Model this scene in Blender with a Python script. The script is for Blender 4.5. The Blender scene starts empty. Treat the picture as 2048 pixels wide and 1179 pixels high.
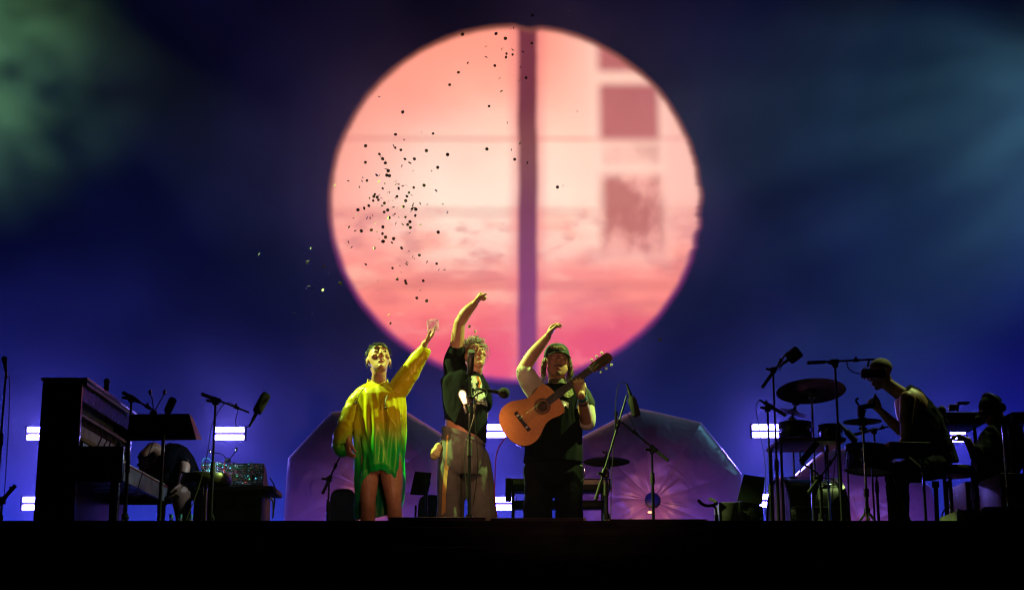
import bpy, bmesh, math, random
from mathutils import Vector, Matrix, noise as mnoise
V = Vector
R = math.radians
sin, cos, PI = math.sin, math.cos, math.pi
random.seed(7)
C = bpy.context.scene.collection
SC = bpy.context.scene

# ------------------------------------------------------------------ camera
F_PX = 3180.0                     # focal length in pixels of the 2048 px wide photograph
TILT = math.atan(0.239)
ZS = 2.0                          # stage floor above the ground
CAMZ = 1.163                      # the photographer stands in the pit below stage level
cam_d = bpy.data.cameras.new('camera')
cam_d.sensor_width = 36.0
cam_d.lens = 36.0 * F_PX / 2048.0
cam_d.clip_end = 500
cam = bpy.data.objects.new('camera', cam_d)
cam.location = (0, 0, CAMZ)
cam.rotation_euler = (PI / 2 + TILT, 0, 0)
C.objects.link(cam)
SC.camera = cam

# ------------------------------------------------------------------ night sky
world = bpy.data.worlds.new('World')
SC.world = world
world.use_nodes = True
wn = world.node_tree.nodes
wn.clear()
wo = wn.new('ShaderNodeOutputWorld')
wb = wn.new('ShaderNodeBackground')
ws = wn.new('ShaderNodeTexSky')
ws.sky_type = 'NISHITA'
ws.sun_disc = False
ws.sun_elevation = R(-9)
ws.sun_rotation = R(20)
wb.inputs['Strength'].default_value = 0.05
world.node_tree.links.new(ws.outputs[0], wb.inputs[0])
world.node_tree.links.new(wb.outputs[0], wo.inputs[0])

# ------------------------------------------------------------------ stage lamps
def spot(name, loc, target, color, power, angle, blend=0.6, radius=0.08, beam_mottle=None):
    d = bpy.data.lights.new(name, 'SPOT')
    d.color = color
    d.energy = power
    d.spot_size = R(angle)
    d.spot_blend = blend
    d.shadow_soft_size = radius
    o = bpy.data.objects.new(name, d)
    o.location = loc
    o.rotation_euler = (V(target) - V(loc)).to_track_quat('-Z', 'Y').to_euler()
    C.objects.link(o)
    if beam_mottle:  # noise added to the beam so its light looks mottled like smoke
        d.use_nodes = True
        nt = d.node_tree
        em = nt.nodes['Emission']
        tc = nt.nodes.new('ShaderNodeTexCoord')
        nz = nt.nodes.new('ShaderNodeTexNoise')
        nz.inputs['Scale'].default_value = beam_mottle
        nz.inputs['Detail'].default_value = 3
        rp = nt.nodes.new('ShaderNodeMapRange')
        rp.inputs[1].default_value = 0.30
        rp.inputs[2].default_value = 0.72
        rp.inputs[3].default_value = 0.18
        rp.inputs[4].default_value = 1.6
        nt.links.new(tc.outputs['Normal'], nz.inputs['Vector'])
        nt.links.new(nz.outputs[0], rp.inputs[0])
        nt.links.new(rp.outputs[0], em.inputs['Strength'])
    return o

def strip(name, loc, target, color, power, sx, sy, spread=180):
    d = bpy.data.lights.new(name, 'AREA')
    d.shape = 'RECTANGLE'; d.size = sx; d.size_y = sy; d.color = color; d.energy = power; d.spread = R(spread)
    o = bpy.data.objects.new(name, d)
    o.location = loc
    o.rotation_euler = (V(target) - V(loc)).to_track_quat('-Z', 'Y').to_euler()
    C.objects.link(o)
    return o

YG = (0.66, 1.0, 0.20)
spot('key_lamp', (-5.3, 12.7, 7.9), (-0.30, 11.9, 3.4), YG, 8200, 17, 0.4, 0.05)
spot('key_lamp', (4.6, 12.5, 8.5), (-0.08, 11.9, 3.4), YG, 5400, 17, 0.4, 0.05)
spot('top_lamp', (0.5, 11.0, 9.8), (0.0, 11.9, 3.2), (0.92, 1.0, 0.16), 230, 20, 0.5, 0.05)
spot('drum_lamp', (5.2, 14.2, 8.2), (3.3, 12.8, 3.2), (0.72, 1.0, 0.30), 800, 18, 0.7, 0.05)
spot('front_lamp', (1.9, -2.4, 2.0), (-0.1, 12, 3.1), (1.0, 0.46, 0.32), 1250, 12, 0.7, 0.15)
spot('haze_lamp_green', (-8.6, 14.8, 9.0), (-7.0, 18.0, 8.35), (0.38, 1.0, 0.42), 1350, 56, 1.0, beam_mottle=7.0)
spot('haze_lamp_teal', (9.0, 16.3, 8.9), (3.6, 18.0, 6.3), (0.16, 0.48, 0.66), 1500, 62, 1.0, beam_mottle=4.5)
strip('blue_fill_strip', (0, 17.38, ZS + 0.12), (0, 18.0, ZS + 1.0), (0.035, 0.075, 1.0), 560, 15.5, 0.15)  # unseen strip added to wash the foot of the wall blue
strip('blue_fill_strip', (0.6, 14.6, ZS + 0.10), (0.6, 16.3, ZS + 0.55), (0.24, 0.13, 1.0), 24, 9, 0.15, 70)  # unseen fill strip added to tint the inflatables violet blue
spot('blue_wash_lamp', (6.9, 16.8, ZS + 0.16), (6.6, 18.0, ZS + 2.2), (0.02, 0.012, 1.0), 620, 120, 1.0, 0.2)
spot('blue_wash_lamp', (-6.4, 16.8, ZS + 0.16), (-6.2, 18.0, ZS + 1.6), (0.03, 0.03, 1.0), 170, 120, 1.0, 0.2)

# ------------------------------------------------------------------ picture
SC.view_settings.view_transform = 'Standard'
SC.view_settings.look = 'None'
SC.view_settings.exposure = 0
SC.view_settings.gamma = 1
SC.cycles.max_bounces = 6
SC.cycles.diffuse_bounces = 2
SC.cycles.glossy_bounces = 3
SC.cycles.transmission_bounces = 6
SC.cycles.transparent_max_bounces = 8
SC.cycles.volume_bounces = 0
SC.cycles.use_denoising = True
SC.cycles.pixel_filter_type = 'BLACKMAN_HARRIS'
SC.cycles.filter_width = 1.2
SC.cycles.sample_clamp_indirect = 4.0
SC.cycles.caustics_reflective = False
SC.cycles.caustics_refractive = False

# ------------------------------------------------------------------ helpers
def at(px, py, Y):
    """the point at depth Y on the sight line of a photograph pixel (2048 x 1179)"""
    u = (px - 1024.0) / F_PX
    v = (589.5 - py) / F_PX
    dy = cos(TILT) - v * sin(TILT)
    dz = sin(TILT) + v * cos(TILT)
    return V((u * Y / dy, Y, CAMZ + dz * Y / dy))

def ppm(Y):                       # pixels per metre near depth Y
    return 1.0 / (at(1025, 760, Y) - at(1024, 760, Y)).length

ORG = {}                          # world origin of every object
def link_obj(name, me, parent=None, org=None):
    o = bpy.data.objects.new(name, me)
    C.objects.link(o)
    if parent is not None:
        o.parent = parent
    return o

class MB:
    def __init__(s):
        s.v = []; s.f = []; s.m = []
    def add(s, vs, fs):
        b = len(s.v)
        s.v += [V(p) for p in vs]
        s.f += [tuple(i + b for i in f) for f in fs]
        return s
    def box(s, c, size, rot=None, bev=0.0):
        x, y, z = (size[0] / 2, size[1] / 2, size[2] / 2)
        M = rot if rot is not None else Matrix.Identity(3)
        if bev <= 0:
            vs = [V((i * x, j * y, k * z)) for k in (-1, 1) for j in (-1, 1) for i in (-1, 1)]
            fs = [(0, 2, 3, 1), (4, 5, 7, 6), (0, 1, 5, 4), (2, 6, 7, 3), (0, 4, 6, 2), (1, 3, 7, 5)]
        else:
            bm = bmesh.new()
            bmesh.ops.create_cube(bm, size=1.0)
            for v in bm.verts: v.co = V((v.co.x * size[0], v.co.y * size[1], v.co.z * size[2]))
            bmesh.ops.bevel(bm, geom=list(bm.edges), offset=min(bev, 0.45 * min(size)), segments=2, affect='EDGES', profile=0.5)
            bm.verts.index_update()
            vs = [v.co.copy() for v in bm.verts]
            fs = [tuple(v.index for v in f.verts) for f in bm.faces]
            bm.free()
        c = V(c)
        return s.add([M @ v + c for v in vs], fs)
    def obox(s, p0, p1, w, h, up=(0, 0, 1), bev=0.0):
        """a bar of section w x h from p0 to p1"""
        p0, p1 = V(p0), V(p1)
        d = (p1 - p0); L = d.length; d.normalize()
        r = d.cross(V(up))
        if r.length < 1e-4: r = d.cross(V((1, 0, 0)))
        r.normalize(); u = r.cross(d)
        M = Matrix((r, d, u)).transposed()
        return s.box((p0 + p1) / 2, (w, L, h), M, bev)
    def tube(s, pts, rad, n=8, cap=True, smooth=0):
        pts = [V(p) for p in pts]
        rr = list(rad) if isinstance(rad, (list, tuple)) else [rad] * len(pts)
        if smooth and len(pts) > 2:
            pts, rr = spline(pts, rr, smooth)
        t0 = (pts[1] - pts[0]).normalized()
        a = t0.cross(V((0, 0, 1)))
        if a.length < 1e-3: a = t0.cross(V((1, 0, 0)))
        a.normalize()
        rings = []
        for i, p in enumerate(pts):
            t = (pts[min(i + 1, len(pts) - 1)] - pts[max(i - 1, 0)])
            t = t.normalized() if t.length > 1e-9 else t0
            a = (a - t * a.dot(t))
            a = a.normalized() if a.length > 1e-6 else t.orthogonal().normalized()
            b = t.cross(a)
            rings.append([p + (a * cos(2 * PI * k / n) + b * sin(2 * PI * k / n)) * rr[i] for k in range(n)])
        return s.rings(rings, cap)
    def rings(s, rings, cap=True, closed=True):
        n = len(rings[0]); vs = [p for r in rings for p in r]; fs = []
        for i in range(len(rings) - 1):
            for k in range(n if closed else n - 1):
                k2 = (k + 1) % n
                fs.append((i * n + k, i * n + k2, (i + 1) * n + k2, (i + 1) * n + k))
        if cap:
            fs.append(tuple(range(n - 1, -1, -1)))
            fs.append(tuple((len(rings) - 1) * n + k for k in range(n)))
        return s.add(vs, fs)
    def cyl(s, p0, p1, r0, r1=None, n=16):
        return s.tube([p0, p1], [r0, r0 if r1 is None else r1], n)
    def ball(s, c, r, n=12, m=8, M=None):
        rx, ry, rz = (r, r, r) if not isinstance(r, (tuple, list)) else r
        c = V(c); M = M if M is not None else Matrix.Identity(3)
        vs = [c + M @ V((0, 0, rz))]; fs = []
        for i in range(1, m):
            th = PI * i / m
            for k in range(n):
                ph = 2 * PI * k / n
                vs.append(c + M @ V((rx * sin(th) * cos(ph), ry * sin(th) * sin(ph), rz * cos(th))))
        vs.append(c + M @ V((0, 0, -rz)))
        for k in range(n):
            fs.append((0, 1 + k, 1 + (k + 1) % n))
            fs.append((len(vs) - 1, 1 + (m - 2) * n + (k + 1) % n, 1 + (m - 2) * n + k))
        for i in range(m - 2):
            for k in range(n):
                a = 1 + i * n + k; b = 1 + i * n + (k + 1) % n
                fs.append((a, a + n, b + n, b))
        return s.add(vs, fs)
    def lathe(s, c, axis, prof, n=24, cap=False):
        """prof: (radius, distance along axis)"""
        ax = V(axis).normalized(); a = ax.orthogonal().normalized(); b = ax.cross(a); c = V(c)
        rings = [[c + ax * h + (a * cos(2 * PI * k / n) + b * sin(2 * PI * k / n)) * max(r, 1e-4) for k in range(n)] for r, h in prof]
        return s.rings(rings, cap)
    def prism(s, poly, o, ex, ey, ez, depth):
        """polygon in the plane o + x ex + y ey, thickened along ez"""
        o, ex, ey, ez = V(o), V(ex), V(ey), V(ez)
        n = len(poly)
        vs = [o + ex * x + ey * y for x, y in poly] + [o + ex * x + ey * y + ez * depth for x, y in poly]
        fs = [tuple(range(n - 1, -1, -1)), tuple(range(n, 2 * n))]
        fs += [(k, (k + 1) % n, n + (k + 1) % n, n + k) for k in range(n)]
        return s.add(vs, fs)
    def mesh(s, name, org=V((0, 0, 0)), smooth=True, angle=40):
        me = bpy.data.meshes.new(name)
        me.from_pydata([tuple(p - org) for p in s.v], [], s.f)
        bm = bmesh.new(); bm.from_mesh(me)
        bmesh.ops.recalc_face_normals(bm, faces=bm.faces)
        bm.to_mesh(me); bm.free()
        if smooth:
            me.shade_smooth()
            try: me.set_sharp_from_angle(angle=R(angle))
            except Exception: pass
        return me
    def build(s, name, mat, parent=None, smooth=True, angle=40, label=None, cat=None, group=None, kind=None, org=None):
        if parent is not None:
            org = ORG[parent.name]
        elif org is None:
            xs = [p.x for p in s.v]; ys = [p.y for p in s.v]; zs = [p.z for p in s.v]
            org = V(((min(xs) + max(xs)) / 2, (min(ys) + max(ys)) / 2, min(zs)))
        org = V(org)
        o = link_obj(name, s.mesh(name, org, smooth, angle), parent)
        ORG[o.name] = org
        if parent is None: o.location = org
        o.data.materials.append(mat)
        tag(o, label, cat, group, kind)
        return o

def spline(pts, vals, k):
    """Catmull-Rom through pts (Vectors) and vals, k steps a span"""
    n = len(pts); op = []; ov = []
    def g(a, i): return a[max(0, min(n - 1, i))]
    for i in range(n - 1):
        for j in range(k):
            t = j / k
            c0 = -0.5 * t + t * t - 0.5 * t ** 3; c1 = 1 - 2.5 * t * t + 1.5 * t ** 3
            c2 = 0.5 * t + 2 * t * t - 1.5 * t ** 3; c3 = -0.5 * t * t + 0.5 * t ** 3
            op.append(g(pts, i - 1) * c0 + g(pts, i) * c1 + g(pts, i + 1) * c2 + g(pts, i + 2) * c3)
            ov.append(g(vals, i - 1) * c0 + g(vals, i) * c1 + g(vals, i + 1) * c2 + g(vals, i + 2) * c3)
    op.append(pts[-1]); ov.append(vals[-1])
    return op, ov

def tag(o, label=None, cat=None, group=None, kind=None):
    if label: o['label'] = label
    if cat: o['category'] = cat
    if group: o['group'] = group
    if kind: o['kind'] = kind
    return o

def thing(name, loc, label, cat, group=None):
    o = bpy.data.objects.new(name, None)
    C.objects.link(o)
    o.location = loc
    o.empty_display_size = 0.1
    ORG[o.name] = V(loc)
    return tag(o, label, cat, group)

# ------------------------------------------------------------------ materials
def mat(name, col, rough=0.5, metal=0.0, var=0.15, vscale=9.0, bump=0.0, bscale=60.0, sheen=0.0, spec=0.5, col2=None, coat=0.0, crease=0):
    m = bpy.data.materials.new(name); m.use_nodes = True
    nt = m.node_tree; n = nt.nodes; L = nt.links
    b = n['Principled BSDF']
    tc = n.new('ShaderNodeTexCoord')
    nz = n.new('ShaderNodeTexNoise'); nz.inputs['Scale'].default_value = vscale; nz.inputs['Detail'].default_value = 5
    L.new(tc.outputs['Object'], nz.inputs['Vector'])
    mx = n.new('ShaderNodeMix'); mx.data_type = 'RGBA'
    c2 = col2 or tuple(max(0, c * (1 - 2.2 * var)) for c in col)
    c1 = tuple(min(1, c * (1 + var)) for c in col) if not col2 else col
    mx.inputs[6].default_value = (*c1, 1); mx.inputs[7].default_value = (*c2, 1)
    rp = n.new('ShaderNodeMapRange'); rp.inputs[1].default_value = 0.35; rp.inputs[2].default_value = 0.65
    L.new(nz.outputs[0], rp.inputs[0]); L.new(rp.outputs[0], mx.inputs[0]); L.new(mx.outputs[2], b.inputs['Base Color'])
    rr = n.new('ShaderNodeMapRange'); rr.inputs[3].default_value = max(0.03, rough - 0.1); rr.inputs[4].default_value = min(1, rough + 0.1)
    L.new(nz.outputs[0], rr.inputs[0]); L.new(rr.outputs[0], b.inputs['Roughness'])
    b.inputs['Metallic'].default_value = metal
    b.inputs['Specular IOR Level'].default_value = spec
    if sheen: b.inputs['Sheen Weight'].default_value = sheen
    if coat: b.inputs['Coat Weight'].default_value = coat; b.inputs['Coat Roughness'].default_value = 0.15
    if crease:
        n2 = n.new('ShaderNodeTexNoise'); n2.noise_type = 'RIDGED_MULTIFRACTAL'; n2.inputs['Scale'].default_value = crease; n2.inputs['Detail'].default_value = 4; n2.inputs['Distortion'].default_value = 0.6
        mp = n.new('ShaderNodeMapping'); mp.inputs['Scale'].default_value = (1, 1, 0.38); mp.inputs['Rotation'].default_value = (0, 0.3, 0)
        bp = n.new('ShaderNodeBump'); bp.inputs['Strength'].default_value = 0.55; bp.inputs['Distance'].default_value = 0.012
        L.new(tc.outputs['Object'], mp.inputs[0]); L.new(mp.outputs[0], n2.inputs['Vector']); L.new(n2.outputs[0], bp.inputs['Height']); L.new(bp.outputs[0], b.inputs['Normal'])
    elif bump:
        n2 = n.new('ShaderNodeTexNoise'); n2.inputs['Scale'].default_value = bscale; n2.inputs['Detail'].default_value = 4
        bp = n.new('ShaderNodeBump'); bp.inputs['Strength'].default_value = bump; bp.inputs['Distance'].default_value = 0.01
        L.new(tc.outputs['Object'], n2.inputs['Vector']); L.new(n2.outputs[0], bp.inputs['Height']); L.new(bp.outputs[0], b.inputs['Normal'])
    return m

def emit(name, col, strength):
    m = bpy.data.materials.new(name); m.use_nodes = True
    n = m.node_tree.nodes; n.clear()
    o = n.new('ShaderNodeOutputMaterial'); e = n.new('ShaderNodeEmission')
    e.inputs[0].default_value = (*col, 1); e.inputs[1].default_value = strength
    m.node_tree.links.new(e.outputs[0], o.inputs[0])
    return m

class X:
    """small expression builder for shader maths"""
    nt = None
    def __init__(s, sock): s.s = sock
    @staticmethod
    def op(o, *a, clamp=False):
        n = X.nt.nodes.new('ShaderNodeMath'); n.operation = o; n.use_clamp = clamp
        for i, q in enumerate(a):
            if isinstance(q, X): X.nt.links.new(q.s, n.inputs[i])
            else: n.inputs[i].default_value = float(q)
        return X(n.outputs[0])
    def __add__(s, o): return X.op('ADD', s, o)
    __radd__ = __add__
    def __sub__(s, o): return X.op('SUBTRACT', s, o)
    def __rsub__(s, o): return X.op('SUBTRACT', o, s)
    def __mul__(s, o): return X.op('MULTIPLY', s, o)
    __rmul__ = __mul__
    def __truediv__(s, o): return X.op('DIVIDE', s, o)
    def abs(s): return X.op('ABSOLUTE', s)
    def sstep(s, a, b):
        n = X.nt.nodes.new('ShaderNodeMapRange'); n.interpolation_type = 'SMOOTHSTEP'
        X.nt.links.new(s.s, n.inputs[0])
        if a < b:
            n.inputs[1].default_value, n.inputs[2].default_value = a, b
        else:
            n.inputs[1].default_value, n.inputs[2].default_value = b, a
            n.inputs[3].default_value, n.inputs[4].default_value = 1, 0
        return X(n.outputs[0])
def xmix(f, c1, c2):
    n = X.nt.nodes.new('ShaderNodeMix'); n.data_type = 'RGBA'
    for i, q in ((0, f), (6, c1), (7, c2)):
        if isinstance(q, X): X.nt.links.new(q.s, n.inputs[i])
        elif i == 0: n.inputs[i].default_value = q
        else: n.inputs[i].default_value = (*q, 1)
    return X(n.outputs[2])
def xnoise(vec, scale, detail=3, sx=1, sy=1, sz=1, off=0):
    mp = X.nt.nodes.new('ShaderNodeMapping'); mp.inputs['Scale'].default_value = (sx, sy, sz); mp.inputs['Location'].default_value = (off, off * .7, off * 1.3)
    X.nt.links.new(vec, mp.inputs[0])
    n = X.nt.nodes.new('ShaderNodeTexNoise'); n.inputs['Scale'].default_value = scale; n.inputs['Detail'].default_value = detail
    X.nt.links.new(mp.outputs[0], n.inputs['Vector'])
    return X(n.outputs[0])

M = {}
M['black'] = mat('black_paint', (0.008, 0.008, 0.010), 0.5, var=0.3, spec=.18)
M['blackmetal'] = mat('black_metal', (0.008, 0.008, 0.010), 0.38, metal=0.0, var=0.25, vscale=30, spec=.22)
M['rubber'] = mat('rubber', (0.012, 0.012, 0.012), 0.75, var=0.2)
M['foam'] = mat('mic_foam', (0.012, 0.012, 0.013), 0.95, var=0.3, bump=0.6, bscale=240)
M['grille'] = mat('mic_grille', (0.05, 0.05, 0.055), 0.45, metal=0.8, bump=0.8, bscale=500)
M['chrome'] = mat('chrome', (0.62, 0.62, 0.66), 0.2, metal=1.0, var=0.1)
M['cymbal'] = mat('cymbal_bronze', (0.045, 0.036, 0.02), 0.5, metal=0.6, var=0.35, vscale=14, bump=0.15, bscale=90)
M['cable'] = mat('cable_black', (0.012, 0.012, 0.013), 0.5)
M['stage'] = mat('stage_black', (0.006, 0.005, 0.006), 0.75, spec=.2, var=0.3, bump=0.2)
M['skirt'] = mat('stage_skirt', (0.004, 0.004, 0.005), 0.95, spec=.1, var=0.3, bump=0.2, bscale=20)
M['case'] = mat('flight_case', (0.02, 0.02, 0.022), 0.5, var=0.3, bump=0.1)
M['alu'] = mat('aluminium_trim', (0.4, 0.4, 0.42), 0.35, metal=1.0)

# ------------------------------------------------------------------ setting
MB().box((0, 100, -0.05), (400, 460, 0.1)).build('ground', mat('ground_asphalt', (0.035, 0.034, 0.036), 0.9, bump=0.4, bscale=30), kind='structure')
st = MB()
st.box((0, 14.3, ZS - 0.11), (26, 10.8, 0.22))
st_o = st.build('stage_deck', M['stage'], kind='structure', smooth=False)
sk = MB()                                   # pleated black skirt below the deck
pts = []
for i in range(521):
    x = -13 + 26 * i / 520
    pts.append((x, 8.99 + 0.035 * sin(i * 1.05) + 0.012 * sin(i * 0.37)))
for i in range(520):
    (xa, ya), (xb, yb) = pts[i], pts[i + 1]
    sk.add([(xa, ya, 0), (xb, yb, 0), (xb, yb, ZS - 0.222), (xa, ya, ZS - 0.222)], [(0, 1, 2, 3)])
sk.build('stage_skirt', M['skirt'], st_o)
for z, d in ((ZS - 0.06, 0.012), (ZS - 0.17, 0.008)):
    MB().box((0, 8.9 - d / 2 - 0.001, z), (26, d, 0.05), bev=0.003).build('edge_rail', mat('edge_rail', (0.007, 0.005, 0.007), 0.7, spec=.2), st_o)

# ------------------------------------------------------------------ the video screen
YW = 18.0
def screen_material():
    m = bpy.data.materials.new('video_screen'); m.use_nodes = True
    nt = m.node_tree; nt.nodes.clear(); X.nt = nt
    out = nt.nodes.new('ShaderNodeOutputMaterial')
    tc = nt.nodes.new('ShaderNodeTexCoord'); vec = tc.outputs['Object']
    sp = nt.nodes.new('ShaderNodeSeparateXYZ'); nt.links.new(vec, sp.inputs[0])
    c = at(1030, 404, YW)
    rx = (at(1407, 404, YW).x - at(653, 404, YW).x) / 2
    rz = (at(1030, 46, YW).z - at(1030, 768, YW).z) / 2
    cz = (at(1030, 46, YW).z + at(1030, 768, YW).z) / 2
    global SCREEN_ORG
    x = (X(sp.outputs[0]) - c.x) / rx
    z = (X(sp.outputs[2]) - (cz - ZS)) / rz          # -1 .. 1 over the disc, object origin at stage level
    # slightly ragged rim, as compressed video has
    w = xnoise(vec, 2.6, 2) - 0.5
    rr = X.op('SQRT', x * x + z * z) + w * 0.018 + (xnoise(vec, 1.0, 3, 0.2, 1, 6.0) - 0.5) * 0.06 * x.sstep(0.80, 0.97) * z.sstep(-0.5, -0.15) * z.sstep(0.45, 0.2)
    vx = at(1055, 404, YW).x
    xb = (X(sp.outputs[0]) - vx) / rx + (xnoise(vec, 1.3, 3, 0.3, 1, 1.0, off=77) - 0.5) * 0.03                 # distance from the dark pole in the picture
    rr = rr + xb.abs().sstep(0.085, 0.0) * z.sstep(0.8, 1.0) * 0.02
    mask = rr.sstep(1.004, 0.955)
    fringe = rr.sstep(1.012, 0.99)
    # picture: pale wall, pink towards the foot
    n1 = xnoise(vec, 1.1, 2, off=3)
    col = xmix((z + (n1 - 0.5) * 0.5).sstep(0.95, 0.0), (0.96, 0.355, 0.245), (0.97, 0.74, 0.57))
    col = xmix(rr.sstep(0.35, 1.0) * 0.8, col, (0.95, 0.30, 0.21))
    col = xmix(x.sstep(0.10, 0.5) * z.sstep(-0.35, 0.1) * 0.75, col, (0.96, 0.60, 0.46))
    n2 = xnoise(vec, 1.5, 3, 0.7, 1, 1.3, off=9)
    foot = (z + (n2 - 0.5) * 0.5).sstep(-0.02, -0.55)
    col = xmix(foot * 0.9, col, (0.90, 0.215, 0.165))
    n3 = xnoise(vec, 2.0, 3, 0.6, 1, 1.5, off=21)
    col = xmix(n3.sstep(0.5, 0.66) * z.sstep(0.0, -0.2) * 0.8, col, (0.98, 0.42, 0.30))
    col = xmix(n3.sstep(0.48, 0.32) * z.sstep(-0.05, -0.25) * 0.5, col, (0.62, 0.14, 0.13))
    deep = (z + (n2 - 0.5) * 0.3).sstep(-0.55, -0.78)
    col = xmix(deep * 0.85, col, (0.74, 0.06, 0.10))
    n4 = xnoise(vec, 2.2, 3, off=33)
    col = xmix(n4.sstep(0.52, 0.7) * deep * 0.75, col, (0.93, 0.20, 0.20))
    # faint level lines
    for zz, hw, f in ((0.335, 0.034, 0.26), (-0.075, 0.05, 0.26), (-0.475, 0.05, 0.4)):
        col = xmix((z + (n1 - 0.5) * 0.02 - zz).abs().sstep(hw, hw * 0.2) * f, col, (0.62, 0.17, 0.13))
    n7 = xnoise(vec, 3.0, 4, 0.7, 1, 1.2, off=51)
    col = xmix(n7.sstep(0.5, 0.68) * z.sstep(-0.02, -0.1) * z.sstep(-0.5, -0.3) * 0.6, col, (0.60, 0.20, 0.17))
    # window and its shutters on the right
    def rect(x0, x1, z0, z1, s=0.042):
        return x.sstep(x0 - s, x0 + s) * x.sstep(x1 + s, x1 - s) * z.sstep(z0 - s, z0 + s) * z.sstep(z1 + s, z1 - s)
    n5 = xnoise(vec, 2.0, 3, off=41)
    n6 = xnoise(vec, 2.6, 3, 1.0, 1, 0.7, off=63)
    pane = xmix(n5, (0.33, 0.05, 0.05), (0.50, 0.095, 0.10))
    blot = xmix(n6.sstep(0.36, 0.70), (0.44, 0.105, 0.085), (0.84, 0.36, 0.29))
    col = xmix(rect(0.40, 0.83, -0.36, 1.0) * 0.3, col, (0.97, 0.62, 0.50))
    col = xmix(rect(0.45, 0.74, 0.72, 0.99) * 0.88, col, pane)
    col = xmix(rect(0.455, 0.775, 0.33, 0.645) * 0.88, col, pane)
    col = xmix(rect(0.47, 0.78, 0.19, 0.31) * 0.45, col, blot)
    col = xmix(rect(0.46, 0.79, -0.31, 0.135, 0.05) * 0.9, col, blot)
    col = xmix(rect(0.80, 1.0, -0.25, 0.7, 0.03) * 0.35, col, (0.90, 0.40, 0.33))
    # the dark pole, and purple bleeding round it
    col = xmix(xb.abs().sstep(0.13, 0.04) * 0.55, col, (0.76, 0.17, 0.17))
    polec = xmix(z.sstep(0.3, -0.8), (0.12, 0.012, 0.022), (0.19, 0.03, 0.11))
    polec = xmix(z.sstep(0.55, 0.3) * z.sstep(-0.1, 0.25) * 0.5, polec, (0.20, 0.06, 0.05))
    col = xmix(xb.abs().sstep(0.072, 0.028) * 0.95, col, polec)
    # rim: darker and browner above, violet below
    rimc = xmix(z.sstep(0.1, -0.45), (0.30, 0.085, 0.045), (0.22, 0.02, 0.14))
    col = xmix(rr.sstep(0.945, 0.995), col, rimc)
    # LED pitch
    pit = 2 * PI / 0.0125
    led = X.op('SINE', X(sp.outputs[2]) * pit) * 0.045 + X.op('SINE', X(sp.outputs[0]) * pit) * 0.02 + 1.0
    strength = xmix(z.sstep(-1, 1), (1, 1, 1), (1, 1, 1))
    em = nt.nodes.new('ShaderNodeEmission')
    nt.links.new(col.s, em.inputs[0])
    nt.links.new((fringe * (0.25 + mask * 0.75) * led * 1.16).s, em.inputs[1])
    bs = nt.nodes.new('ShaderNodeBsdfPrincipled')
    bs.inputs['Base Color'].default_value = (0.075, 0.075, 0.08, 1); bs.inputs['Roughness'].default_value = 0.8
    bs.inputs['Specular IOR Level'].default_value = 0.2
    ad = nt.nodes.new('ShaderNodeAddShader')
    nt.links.new(em.outputs[0], ad.inputs[0]); nt.links.new(bs.outputs[0], ad.inputs[1]); nt.links.new(ad.outputs[0], out.inputs[0])
    return m
scr = MB().box((0, YW + 0.1, ZS + 4.6), (22, 0.2, 9.2)).build('video_screen', screen_material(), org=(0, YW, ZS),
     label='huge dark video wall behind the stage showing a glowing peach and pink disc', cat='video screen')

# ------------------------------------------------------------------ the air
def haze():
    m = bpy.data.materials.new('stage_haze'); m.use_nodes = True
    n = m.node_tree.nodes; n.clear()
    o = n.new('ShaderNodeOutputMaterial'); p = n.new('ShaderNodeVolumePrincipled')
    p.inputs['Color'].default_value = (0.9, 0.92, 1, 1)
    p.inputs['Density'].default_value = 0.0007
    p.inputs['Anisotropy'].default_value = 0.2
    m.node_tree.links.new(p.outputs[0], o.inputs['Volume'])
    b = MB().box((0, 100, 5.7), (410, 470, 13.8))
    h = b.build('haze', m, kind='stuff', smooth=False)
    return h
haze()
def smoke():
    """the bank of stage smoke that hangs behind the band, in front of the video wall"""
    m = bpy.data.materials.new('stage_smoke'); m.use_nodes = True
    nt = m.node_tree; nt.nodes.clear(); X.nt = nt
    o = nt.nodes.new('ShaderNodeOutputMaterial'); p = nt.nodes.new('ShaderNodeVolumePrincipled')
    p.inputs['Color'].default_value = (0.92, 0.94, 1, 1); p.inputs['Anisotropy'].default_value = 0.15
    tc = nt.nodes.new('ShaderNodeTexCoord')
    n = xnoise(tc.outputs['Object'], 0.55, 2.5, 1, 0.6, 1.15, off=4.7)
    d = n.sstep(0.36, 0.70) * 0.07 + 0.007
    nt.links.new(d.s, p.inputs['Density']); nt.links.new(p.outputs[0], o.inputs['Volume'])
    b = MB().box((0, 17.2, ZS + 4.4), (19, 1.5, 8.78))
    sm = b.build('smoke', m, kind='stuff', smooth=False)
    return sm
smoke()
SC.cycles.volume_step_rate = 3.0
SC.cycles.volume_max_steps = 32

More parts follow.
